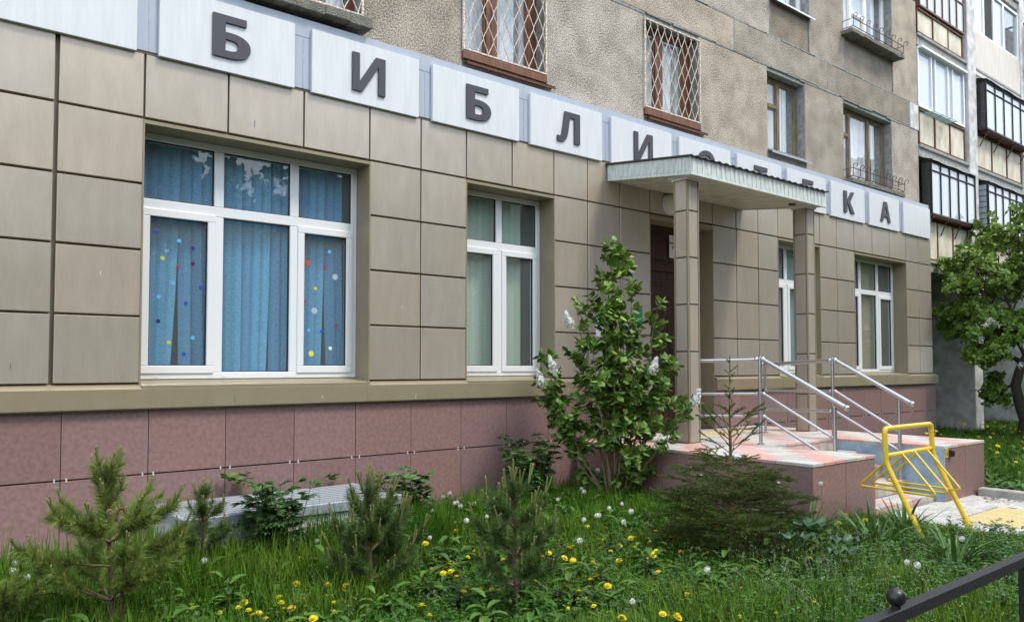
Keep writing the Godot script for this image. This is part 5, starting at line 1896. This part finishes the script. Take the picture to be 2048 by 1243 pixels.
func pines() -> void:
	var fresh := [Color(0.085, 0.145, 0.020), Color(0.23, 0.30, 0.060)]
	var deep := [Color(0.038, 0.092, 0.018), Color(0.115, 0.185, 0.042)]
	var a := pine("pine_tree", "young yellow green pine at the far left with one small cone", Vector3(1.18, 0, 2.30), 1.13, Vector3(-0.05, 0, 0.0), [[0.60, 7, 0.48, 0.35, 0.3], [0.46, 4, 0.46, 0.12, 0.1], [0.26, 7, 0.50, 0.42, 0.9], [0.80, 4, 0.16, 1.3, 0.7], [0.93, 5, 0.16, 1.4, 0.2]], fresh[0], fresh[1], 0.11, 1.1)
	var cone := MB.new()
	for k in 40:
		var y := -0.02 + 0.001 * k
		var an := k * 2.4
		var r := 0.016 * sin(PI * (k + 4) / 48.0)
		var o := Vector3(cos(an), 0.3, sin(an))
		cone.ball(Vector3(1.135, 0.80 + y, 2.37) + o * r, Vector3(0.005, 0.003, 0.005), 3, 5)
	part("cone", cone, M.bark_twig, a)
	pine("pine_tree", "smallest dark young pine in front of the light well corner", Vector3(2.03, 0, 1.30), 0.80, Vector3(0.0, 0, 0.0), [[0.35, 5, 0.30, 0.5, 0.0], [0.68, 5, 0.20, 0.7, 0.7], [0.9, 4, 0.10, 1.2, 0.2]], deep[0], deep[1], 0.10, 0.9)
	pine("pine_tree", "broad young pine with many upright shoots at the right end of the light well", Vector3(2.86, 0, 2.45), 0.96, Vector3(-0.01, 0, -0.02), [[0.16, 6, 0.46, 0.45, 0.2], [0.42, 6, 0.36, 0.6, 0.8], [0.68, 5, 0.26, 0.9, 0.3], [0.88, 4, 0.12, 1.3, 0.1]], deep[0], deep[1], 0.17, 1.0)
	pine("pine_tree", "taller slim young pine just behind the broad one with upright shoots", Vector3(3.10, 0, 2.25), 0.78, Vector3(0.03, 0, 0.0), [[0.30, 5, 0.34, 0.55, 0.5], [0.62, 5, 0.24, 0.8, 0.0]], deep[0], deep[1], 0.15, 1.0)
	pine("pine_tree", "dark young pine in the middle of the bed before the peony clump", Vector3(3.42, 0, 3.42), 1.04, Vector3(-0.03, 0, 0.0), [[0.22, 6, 0.40, 0.35, 0.0], [0.45, 6, 0.36, 0.45, 0.5], [0.66, 5, 0.30, 0.55, 0.2], [0.85, 4, 0.14, 1.2, 0.4]], deep[0], deep[1], 0.16, 1.0)
	pine("pine_tree", "low spreading pine sprays cut off by the bottom left corner", Vector3(0.62, 0, 1.95), 0.42, Vector3(0, 0, 0), [[0.35, 5, 0.30, 0.6, 0.2]], fresh[0], fresh[1], 0.06, 1.0)

func spruce() -> void:
	var base := Vector3(5.83, 0, 3.44)
	var h := 1.72
	var t := thing("spruce_tree", "young olive green spruce with a bare leading shoot before the step block", "spruce tree", "", base)
	var trunk := MB.new()
	trunk.tube([base - Vector3(0, 0.02, 0), base + Vector3(0.0, 0.6, 0), base + Vector3(-0.005, 1.2, 0), base + Vector3(0, h, 0)], 0.024, 0.004, 8)
	part("trunk", trunk, M.bark_twig, t)
	var nd := MB.new()
	var wood := MB.new()
	var ca := Color(0.036, 0.064, 0.010)
	var cb := Color(0.115, 0.155, 0.028)
	needle_run(nd, base + Vector3(0, 1.60, 0), base + Vector3(0, h + 0.03, 0), 1800, 0.015, 0.0036, 0.6, ca, cb)
	var y := 0.10
	var wh := 0
	while y < 1.66:
		var sparse := y > 0.80
		var main := not sparse or absf(y - 1.10) < 0.05 or absf(y - 0.93) < 0.05
		var reach := (0.80 * pow(maxf(0.05, 1.0 - y / 0.98), 0.40) * (0.8 if y < 0.2 else 1.0)) if not sparse else (0.42 if main else 0.075)
		var cnt := 10 if not sparse else (5 if main else 3)
		for k in cnt:
			var a := wh * 0.8 + TAU * k / cnt + rnd(-0.3, 0.3)
			var out := Vector3(cos(a), 0, sin(a))
			var l := reach * rnd(0.7, 1.15)
			var d := (out + Vector3.UP * (0.85 if sparse else rnd(-0.05, 0.42))).normalized()
			var pts := [base + Vector3(0, y + rnd(-0.06, 0.06), 0)]
			for i in 5:
				d = (d + unit() * 0.06 - Vector3.UP * (0.0 if sparse else 0.02)).normalized()
				pts.append(pts[-1] + d * l / 5.0)
			limb(wood, pts, 0.0045 if l > 0.2 else 0.0014, 0.0012)
			for i in 5:
				needle_run(nd, pts[i], pts[i + 1], 1500 if i > 0 or l < 0.1 else 500, 0.0145, 0.0036, 0.85, ca, cb)
			if l > 0.16:
				var m := int(l * (9.0 if sparse else 15.0))
				for s in m:
					var u := lerpf(0.28, 1.0, (s + 0.5) / m)
					var f := u * 5.0
					var i := mini(int(f), 4)
					var p: Vector3 = pts[i].lerp(pts[i + 1], f - i)
					var side := d.cross(Vector3.UP).normalized() * (1.0 if s % 2 else -1.0)
					var sd := (d * 0.9 + side * 0.9 + Vector3.UP * rnd(-0.3, 0.4)).normalized()
					var sl := l * (1.05 - u) * 0.55 + rnd(0.03, 0.06)
					var e := p + sd * sl
					limb(wood, [p, e], 0.0012, 0.0008)
					needle_run(nd, p, e, 1450, 0.0135, 0.0036, 0.85, ca, cb)
					if sl > 0.10:
						for z in [-1.0, 1.0]:
							var sp := p.lerp(e, rnd(0.4, 0.7))
							var se: Vector3 = sp + (sd + sd.cross(Vector3.UP) * z * 0.9).normalized() * sl * 0.45
							needle_run(nd, sp, se, 1450, 0.013, 0.0036, 0.85, ca, cb)
		y += 0.075 if not sparse else (0.085 if y < 1.2 else 0.075)
		wh += 1
	part("branches", wood, M.bark_twig, t).set_meta("kind", "stuff")
	part("needles", nd, M.needle, t).set_meta("kind", "stuff")

# ---------------------------------------------------------------- leafy plants
func leaf_mesh(l: float, ws: Array, droop: float, fold: float, c: Color) -> ArrayMesh:
	var b := MB.new()
	b.col = c
	b.blade(Vector3(0, 0, 0), Vector3(0, 0.35, 1).normalized(), Vector3(1, 0, 0), l, ws, droop, fold)
	return b.mesh()

# a basis whose z runs out along d and whose y leans up
func leaf_basis(d: Vector3, s: float, roll := 0.0) -> Basis:
	var z := d.normalized()
	var x := Vector3.UP.cross(z)
	x = x.normalized() if x.length() > 0.05 else Vector3.RIGHT
	return Basis(x, z.cross(x), z).rotated(z, roll).scaled(Vector3(s, s, s))

func floret_cluster(b: MB, p: Vector3, d: Vector3, l: float, r: float) -> void:
	for k in 300:
		var u := rng.randf()
		var o := unit()
		var q := p + d * l * u + o * r * (1.0 - u * 0.75) * rnd(0.55, 1.0)
		b.col = Color(0.86, 0.87, 0.82) * rnd(0.9, 1.05)
		var t := turned(o + unit() * 0.4, rnd(0, TAU))
		var s := rnd(0.011, 0.016)
		for g in 2:
			var e := t.rotated(t.y, PI / 4 * g)
			b.quad(q - e.x * s, q - e.z * s * 0.5, q + e.x * s, q + e.z * s * 0.5)
			b.quad(q - e.z * s, q + e.x * s * 0.5, q + e.z * s, q - e.x * s * 0.5)

func lilac() -> void:
	var base := Vector3(6.80, 0, 1.10)
	var t := thing("lilac_bush", "tall green lilac bush with few white flower clusters left of the entrance", "lilac bush", "", base)
	var R := Vector3(0.773, 0, 0.635)
	var F := Vector3(0.635, 0, -0.773)
	var wood := MB.new()
	var spots := []
	# stems: sideways offset of the tip, height of the tip, sideways offset half way
	var stems := [[0.02, 3.10, 0.02, 0.0], [0.14, 2.95, 0.06, 0.15], [-0.10, 2.85, -0.05, -0.1], [0.30, 2.72, 0.15, -0.15], [-0.42, 2.42, -0.25, 0.1], [0.56, 2.40, 0.32, 0.1], [-0.80, 1.78, -0.50, 0.0], [0.66, 2.02, 0.45, -0.15], [-0.72, 1.45, -0.45, 0.2], [0.62, 1.5, 0.38, 0.2], [0.86, 1.20, 0.45, 0.25], [-0.58, 1.12, -0.32, -0.2], [-0.86, 1.58, -0.55, 0.1], [-0.70, 1.0, -0.4, 0.1], [0.74, 1.75, 0.45, 0.0], [0.34, 0.75, 0.18, 0.25], [-0.1, 2.3, -0.05, 0.2], [0.15, 2.3, 0.1, 0.1], [0.30, 1.05, 0.14, 0.3], [0.0, 1.5, 0.0, 0.3], [-0.25, 1.9, -0.12, 0.25], [0.28, 1.75, 0.16, 0.3], [0.60, 0.92, 0.30, 0.05]]
	var tips := []
	for s in stems:
		var tip: Vector3 = base + R * s[0] + Vector3.UP * s[1] + F * (-s[3])
		var low: Vector3 = base + R * rnd(-0.06, 0.06) + F * rnd(-0.06, 0.06)
		var mid: Vector3 = base + R * s[2] + Vector3.UP * s[1] * 0.5 - F * s[3] * 0.7
		var pts := []
		for k in 9:
			var u := k / 8.0
			pts.append(low.lerp(mid, u).lerp(mid.lerp(tip, u), u) + unit() * 0.012)
		wood.tube(pts, 0.006 + 0.0035 * s[1], 0.003, 6, false)
		tips.append(tip)
		var n := int(s[1] * 7.8)
		for k in n:
			var u := 1.0 - pow(rng.randf(), 1.3) * (0.62 if s[1] > 1.3 else 0.75)
			var p: Vector3 = pts[mini(int(u * 8), 7)].lerp(pts[mini(int(u * 8) + 1, 8)], u * 8 - int(u * 8))
			var a := rnd(0, TAU)
			var d := (R * cos(a) + F * sin(a) * 0.9 + Vector3.UP * rnd(0.2, 1.1)).normalized()
			var l := rnd(0.10, 0.30) * (1.0 if u < 0.85 else 0.6)
			var e := p + d * l
			wood.tube([p, p.lerp(e, 0.5) + unit() * 0.01, e], 0.0028, 0.0014, 5, false)
			var m := int(l / 0.032) + 1
			for i in m:
				var at := p.lerp(e, (i + 0.6) / m)
				var q := rnd(0, TAU)
				for g in [0.0, PI]:
					var o := turned(d, q + g).x
					spots.append([at, (o + d * 0.5 - Vector3.UP * 0.15).normalized()])
	part("stems", wood, M.bark_twig, t)
	spots.shuffle()
	rng.seed = 77
	# order by nearness to the front so that the leaves that show largest are single parts
	spots.sort_custom(func(p, q): return p[0].dot(F) - p[0].y * 0.15 < q[0].dot(F) - q[0].y * 0.15)
	var ws := [0.005, 0.029, 0.037, 0.033, 0.018, 0.0]
	var kinds := []
	for c in [Color(0.09, 0.175, 0.024), Color(0.125, 0.225, 0.033), Color(0.17, 0.275, 0.046), Color(0.25, 0.345, 0.065), Color(0.06, 0.130, 0.019)]:
		kinds.append(leaf_mesh(0.095, ws, rnd(0.6, 1.2), 0.35, c))
	var rest := []
	var rest_t := []
	var n := 0
	for s in spots:
		var young := clampf((s[0].y - 1.6) / 1.6, 0, 1)
		var k := 3 if rng.randf() < young * 0.55 else rng.randi_range(0, 2) if rng.randf() < 0.8 else 4
		var b := leaf_basis(s[1] + unit() * 0.35, rnd(0.75, 1.25), rnd(-0.6, 0.6))
		if n < 298:
			piece("leaf", kinds[k], M.leaf, t, s[0], b)
		else:
			rest.append(Transform3D(b, s[0]))
			rest_t.append(tint([Color(0.09, 0.175, 0.024), Color(0.125, 0.225, 0.033), Color(0.17, 0.275, 0.046), Color(0.25, 0.345, 0.065), Color(0.06, 0.130, 0.019)][k], Color(0.085, 0.16, 0.028), 0.2, 0.1))
		n += 1
	many("foliage", leaf_mesh(0.095, ws, 0.9, 0.35, Color.WHITE), M.leaf, t, rest, rest_t)
	for q in [[-0.83, 1.52], [-0.69, 1.68], [-0.50, 2.18], [0.42, 1.66], [0.90, 1.30]]:
		var b := MB.new()
		var p: Vector3 = base + R * q[0] + Vector3.UP * (q[1] - 0.05) - F * 0.38
		floret_cluster(b, p, (Vector3.UP + R * 0.35 * signf(q[0])).normalized(), 0.17, 0.074)
		part("flower_cluster", b, M.petal, t)

func peony(label: String, base: Vector3, h: float, r: float, stems: int) -> void:
	var t := thing("peony", label, "peony", "leafy peony clumps in the bed", base)
	var wood := MB.new()
	wood.col = Color(0.10, 0.12, 0.04)
	var kinds := []
	for c in [Color(0.035, 0.085, 0.020), Color(0.055, 0.125, 0.030), Color(0.080, 0.165, 0.040)]:
		var b := MB.new()
		for g in [-1.0, 0.0, 1.0]:
			var d := Vector3(g * 0.8, 0.15, 1.0).normalized()
			var o: Vector3 = Vector3(0, 0, 0.05) + d * 0.03
			b.col = Color(c.r * 0.8, c.g * 0.8, c.b * 0.8)
			b.blade(Vector3.ZERO, o.normalized(), Vector3.RIGHT, o.length(), [0.0015, 0.0015, 0.001], 0.0, 0.0)
			for s in [-1.0, 0.0, 1.0]:
				var e := Vector3(g * 0.8 + s * 0.55, rnd(-0.05, 0.25), 1.0 - absf(s) * 0.2).normalized()
				b.col = c * rnd(0.85, 1.15)
				b.blade(o, e, e.cross(Vector3.UP), rnd(0.10, 0.145), [0.004, 0.016, 0.020, 0.013, 0.0], rnd(0.5, 1.1), 0.25)
		kinds.append(b.mesh())
	for k in stems:
		var a := TAU * k / stems + rnd(-0.3, 0.3)
		var out := Vector3(cos(a), 0, sin(a))
		var tip := base + out * r * rnd(0.15, 0.7) + Vector3.UP * h * rnd(0.75, 1.05)
		var low := base + out * 0.05
		wood.tube([low, low.lerp(tip, 0.5) + out * 0.03, tip], 0.0045, 0.003, 5, false)
		if rng.randf() < 0.6:
			var bud := MB.new()
			bud.col = Color(0.14, 0.16, 0.06)
			bud.ball(tip + Vector3(0, 0.012, 0), Vector3.ONE * 0.011, 6, 8)
			part("bud", bud, M.petal, t)
		for i in 8:
			var u := 0.28 + 0.72 * i / 7.0
			var q := rnd(0, TAU)
			var d := Vector3(cos(q), rnd(0.25, 0.8), sin(q))
			piece("leaf", kinds[rng.randi_range(0, 2)], M.leaf, t, low.lerp(tip, u), leaf_basis(d, rnd(0.75, 1.2) * (1.1 - u * 0.35), rnd(-0.3, 0.3)))
	part("stems", wood, M.grass, t)

func daylily(label: String, base: Vector3, n: int, l: float) -> void:
	var t := thing("daylily", label, "daylily", "clumps of strap leaves before the steps", base)
	for k in n:
		var a := rnd(0, TAU)
		var out := Vector3(cos(a), 0, sin(a))
		var b := MB.new()
		b.col = tint(Color(0.050, 0.125, 0.025), Color(0.105, 0.20, 0.05), rng.randf(), 0.15)
		var w := rnd(0.013, 0.021)
		b.blade(base + out * rnd(0.0, 0.09), (Vector3.UP + out * rnd(0.15, 0.75)).normalized(), out.cross(Vector3.UP), l * rnd(0.6, 1.1), [w * 0.8, w, w, w * 0.9, w * 0.7, w * 0.4, 0.0], rnd(0.5, 2.2), 0.35)
		part("leaf", b, M.leaf, t)

func burdock(label: String, base: Vector3, leaves: Array) -> void:
	var t := thing("burdock", label, "burdock", "", base)
	for q in leaves:   # [x, y, z, size, heading]
		var b := MB.new()
		var p := base + Vector3(q[0], q[1], q[2])
		b.col = Color(0.10, 0.16, 0.06)
		b.tube([base, base.lerp(p, 0.5) + Vector3(0, 0.03, 0), p], 0.006, 0.004, 6, false)
		var n := 22
		var c := Color(0.050, 0.110, 0.050)
		var fw := Vector3(cos(q[4]), 0.0, sin(q[4]))
		var sd := fw.cross(Vector3.UP)
		var rim := []
		var midr := []
		for k in n + 1:
			var an := lerpf(-2.75, 2.75, float(k) / n)
			var r: float = q[3] * (0.62 + 0.38 * cos(an)) * (1.0 + 0.05 * sin(k * 2.7))
			r = maxf(r, q[3] * 0.52)
			var o := fw * cos(an) + sd * sin(an)
			var rise := 0.35 * r + 0.028 * sin(k * 1.9)
			rim.append(p + o * r + Vector3.UP * rise * 0.9)
			midr.append(p + o * r * 0.55 + Vector3.UP * (rise * 0.35 + (0.012 if k % 3 == 0 else 0.0)))
		for k in n:
			b.col = c * rnd(0.9, 1.12)
			b.tri(p, midr[k], midr[k + 1])
			b.quad(midr[k], rim[k], rim[k + 1], midr[k + 1])
		b.col = Color(0.16, 0.22, 0.11)
		for an in [-1.6, -0.8, 0.0, 0.8, 1.6]:
			var o: Vector3 = fw * cos(an) + sd * sin(an)
			b.tube([p + Vector3(0, 0.004, 0), p + o * q[3] * 0.45 + Vector3.UP * (0.07 * q[3] + 0.012), p + o * q[3] * 0.8 + Vector3.UP * q[3] * 0.25], 0.0022, 0.001, 4, false)
		part("leaf", b, M.leaf, t)

func sapling(label: String, base: Vector3, h: float, n: int) -> void:
	var t := thing("wall_creeper", label, "creeper", "", base)
	var wood := MB.new()
	var kinds := []
	for c in [Color(0.075, 0.165, 0.030), Color(0.11, 0.22, 0.05)]:
		kinds.append(leaf_mesh(0.10, [0.004, 0.034, 0.042, 0.036, 0.018, 0.0], 0.7, 0.2, c))
	for k in n:
		var tip := base + Vector3(rnd(-0.14, 0.2), h * rnd(0.5, 1.0), rnd(0.0, 0.1))
		wood.tube([base, base.lerp(tip, 0.6) + unit() * 0.02, tip], 0.003, 0.002, 5, false)
		for i in 2:
			piece("leaf", kinds[rng.randi_range(0, 1)], M.leaf, t, tip - Vector3(0, 0.02 * i, 0), leaf_basis(Vector3(rnd(-1, 1), rnd(0.0, 0.5), rnd(0.1, 1)), rnd(0.7, 1.15), rnd(-0.4, 0.4)))
	part("stems", wood, M.bark_twig, t)

func garden_plants() -> void:
	peony("leafy peony clump in front of the light well", Vector3(2.62, 0, 1.28), 0.68, 0.42, 16)
	peony("smaller peony clump just right of the light well under the wall", Vector3(4.20, 0, 0.78), 0.60, 0.36, 13)
	peony("large peony clump with round buds against the wall left of the lilac", Vector3(5.95, 0, 0.62), 0.78, 0.55, 24)
	sapling("green creeper with broad leaves rising behind the slatted well cover", Vector3(2.78, 0.40, 0.04), 0.26, 9)
	sapling("small leafy creeper sprig at the right end of the well cover", Vector3(3.58, 0.42, 0.04), 0.16, 4)
	daylily("strap leaved clump at the left step block, tallest of its row", Vector3(6.75, 0, 3.62), 30, 0.54)
	daylily("strap leaved clump between the burdock and the bicycle rack", Vector3(7.05, 0, 4.10), 32, 0.56)
	daylily("strap leaved clump at the foot of the bicycle rack", Vector3(7.75, 0, 4.05), 30, 0.54)
	daylily("strap leaved clump nearest the black fence rail", Vector3(6.85, 0, 4.85), 30, 0.55)
	burdock("burdock with large grey green leaves at the foot of the spruce", Vector3(5.85, 0, 4.02), [[-0.14, 0.30, 0.10, 0.18, 2.6], [0.18, 0.34, 0.0, 0.19, 0.3], [0.02, 0.27, 0.04, 0.14, 1.4], [0.28, 0.24, 0.24, 0.15, 0.9], [0.08, 0.20, 0.34, 0.16, 1.6], [-0.26, 0.18, 0.34, 0.14, 2.2]])

# ---------------------------------------------------------------- trees
func crown_leaves(l: float, w: float) -> ArrayMesh:
	var b := MB.new()
	for k in 5:
		var a := TAU * k / 5 + rnd(-0.4, 0.4)
		var o := Vector3(cos(a), rnd(-0.2, 0.6), sin(a)).normalized()
		b.col = Color(1, 1, 1) * rnd(0.8, 1.2)
		b.blade(Vector3(0, rnd(0, l * 0.5), 0), o, o.cross(Vector3.UP), l * rnd(0.8, 1.1), [w * 0.1, w * 0.5, w * 0.45, 0.0], 0.6, 0.25)
	return b.mesh()

func grow(wood: MB, spots: Array, p: Vector3, d: Vector3, l: float, r: float, depth: int, lift: float) -> void:
	var pts := [p]
	for i in 4:
		d = (d + unit() * 0.18 + Vector3.UP * lift).normalized()
		pts.append(pts[-1] + d * l / 4.0)
	wood.tube(pts, r, r * 0.6, 6 if depth < 2 else 4, false)
	if depth >= 3:
		for k in 6:
			spots.append([pts[1 + k % 4].lerp(pts[4], rng.randf() * 0.7) + unit() * 0.05, (d + unit()).normalized()])
		return
	var n := 4 if depth == 0 else 5
	for k in n:
		var u := 0.35 + 0.65 * (k + 1.0) / n
		var i := mini(int(u * 4), 3)
		var q: Vector3 = pts[i].lerp(pts[i + 1], u * 4 - i)
		var t := turned(d, rnd(0, TAU))
		grow(wood, spots, q, (d * 0.7 + t.x * rnd(0.5, 1.0)).normalized(), l * rnd(0.5, 0.72), r * 0.5, depth + 1, lift)

func apple_tree() -> void:
	var base := Vector3(20.1, -0.05, 1.25)
	var t := thing("apple_tree", "apple tree with forked dark trunk and sparse white blossom at the right edge", "apple tree", "", base)
	var R := Vector3(0.773, 0, 0.635)
	var U := Vector3.UP
	var wood := MB.new()
	wood.tube([base, base + R * 0.0 + U * 0.3, base + R * 0.02 + U * 0.62], 0.21, 0.16, 12)
	var fork := base + U * 0.55
	wood.tube([fork - R * 0.05, fork - R * 0.16 + U * 0.35, fork - R * 0.24 + U * 0.75, fork - R * 0.12 + U * 1.15, fork + R * 0.12 + U * 1.55], 0.125, 0.09, 10)
	wood.tube([fork + R * 0.05, fork + R * 0.16 + U * 0.25, fork + R * 0.22 + U * 0.60], 0.12, 0.10, 10)
	var spots := []
	rng.seed = 4
	for q in [[-0.22, 0.75, -0.8, -0.15, 0.55, 0.02], [-0.12, 1.25, -0.8, 0.65, 1.4, 0.06], [0.0, 1.4, -0.6, 1.0, 2.0, 0.10], [0.12, 1.55, 0.1, 1.2, 2.3, 0.10], [0.12, 1.55, 0.9, 0.8, 2.1, 0.08], [0.12, 1.5, 0.5, 0.7, 2.2, 0.1], [-0.1, 1.3, -1.0, 0.4, 1.25, 0.03], [0.12, 1.6, -0.2, 1.3, 2.5, 0.12], [0.2, 0.7, 0.9, 0.6, 1.5, 0.08], [0.12, 1.6, 0.8, 1.3, 2.4, 0.1]]:
		var d: Vector3 = (R * q[2] + U * q[3] + Vector3(0.635, 0, -0.773) * rnd(-0.6, 0.6)).normalized()
		grow(wood, spots, fork + R * q[0] + U * q[1], d, q[4] * 0.70, 0.045, 0 if q[4] > 1.2 else 1, q[5])
	for k in 12:
		spots.append([fork + R * (0.22 + rnd(-0.12, 0.12)) + U * (0.6 + rnd(-0.1, 0.2)), unit()])
	part("trunk", wood, M.bark_dark, t)
	var places := []
	var tints := []
	for s in spots:
		for k in (2 if rng.randf() < 0.45 else 1):
			places.append(Transform3D(turned(s[1] + unit() * 0.5, rnd(0, TAU)).scaled(Vector3.ONE * rnd(0.8, 1.25)), s[0] + unit() * rnd(0.02, 0.16)))
			tints.append(tint(Color(0.10, 0.185, 0.022), Color(0.23, 0.33, 0.06), clampf((s[0].y - 1.0) / 5.0 + rnd(-0.3, 0.3), 0, 1), 0.2))
	many("crown", crown_leaves(0.098, 0.060), M.leaf, t, places, tints)
	for q in [[-1.30, 2.62], [-1.18, 2.70], [-1.05, 2.62], [-1.42, 2.30], [-0.5, 2.2], [-0.58, 1.75], [-0.42, 1.80], [-0.1, 2.0], [0.1, 4.1]]:
		var b := MB.new()
		for k in 60:
			var p: Vector3 = base + R * q[0] + U * q[1] - Vector3(0.635, 0, -0.773) * 0.7 + unit() * rnd(0.02, 0.09)
			b.col = Color(0.80, 0.78, 0.74)
			b.tri(p, p + unit() * 0.03, p + unit() * 0.03)
		part("blossom", b, M.petal, t)

func far_trees() -> void:
	rng.seed = 91
	var wood := MB.new()
	var spots := []
	var base := Vector3(5.0, 0, 17.0)
	var t := thing("street_tree", "tall leafy tree across the street, seen mirrored in the library windows", "tree", "trees across the street", base)
	wood.tube([base - Vector3(0, 0.1, 0), base + Vector3(0.05, 1.5, 0), base + Vector3(0, 3.0, 0.1)], 0.22, 0.17, 10)
	for k in 7:
		var a := TAU * k / 7
		grow(wood, spots, base + Vector3(0, 1.9 + k * 0.17, 0), Vector3(cos(a), 0.75, sin(a)).normalized(), 3.6, 0.10, 0, 0.08)
	part("trunk", wood, M.bark_dark, t)
	var places := []
	var tints := []
	for s in spots:
		for k in 2:
			places.append(Transform3D(turned(s[1] + unit(), rnd(0, TAU)).scaled(Vector3.ONE * rnd(0.8, 1.4)), s[0] + unit() * rnd(0.1, 0.5)))
			tints.append(tint(Color(0.030, 0.070, 0.015), Color(0.085, 0.145, 0.035), rng.randf(), 0.2))
	many("crown", crown_leaves(0.24, 0.16), M.leaf, t, places, tints)
	t.scale = Vector3.ONE * 1.0
	var bush := thing("street_bush", "broad leafy bush across the street, seen mirrored in the library windows", "bush", "bushes across the street", Vector3(2.0, 0, 15.6))
	var bp := []
	var bt := []
	for k in 3400:
		var o := unit()
		o.y = absf(o.y)
		bp.append(Transform3D(turned(o, rnd(0, TAU)).scaled(Vector3.ONE * rnd(0.8, 1.3)), Vector3(2.0, 0, 15.6) + o * Vector3(3.2, 4.6, 1.5) * rnd(0.6, 1.0)))
		bt.append(tint(Color(0.030, 0.070, 0.015), Color(0.075, 0.13, 0.03), rng.randf(), 0.2))
	many("foliage", crown_leaves(0.30, 0.20), M.leaf, bush, bp, bt)
	for k in 12:
		var c := bush.duplicate()
		c.name = "street_bush"
		add_child(c, true)
		c.position = Vector3(-3.0 + k * 5.2 + (5.2 if k > 0 else 0.0), 0, 15.6 + 0.6 * (k % 3))
		c.rotation.y = PI * (k % 2)
		c.scale = Vector3(1.05, 0.85 + 0.1 * (k % 4), 1.0)
	var i := 0
	for q in [[12.5, 18.0], [20.0, 16.5], [29.0, 18.0], [39.0, 17.0], [52.0, 18.0], [-4.0, 17.5]]:
		var c := t.duplicate()
		c.name = "street_tree"
		add_child(c, true)
		c.position = Vector3(q[0], 0, q[1])
		c.rotation.y = 1.1 + i * 1.7
		c.scale = Vector3.ONE * ((0.9 + 0.07 * (i % 4)) * (1.3 if q[0] > 19 else 1.0))
		i += 1
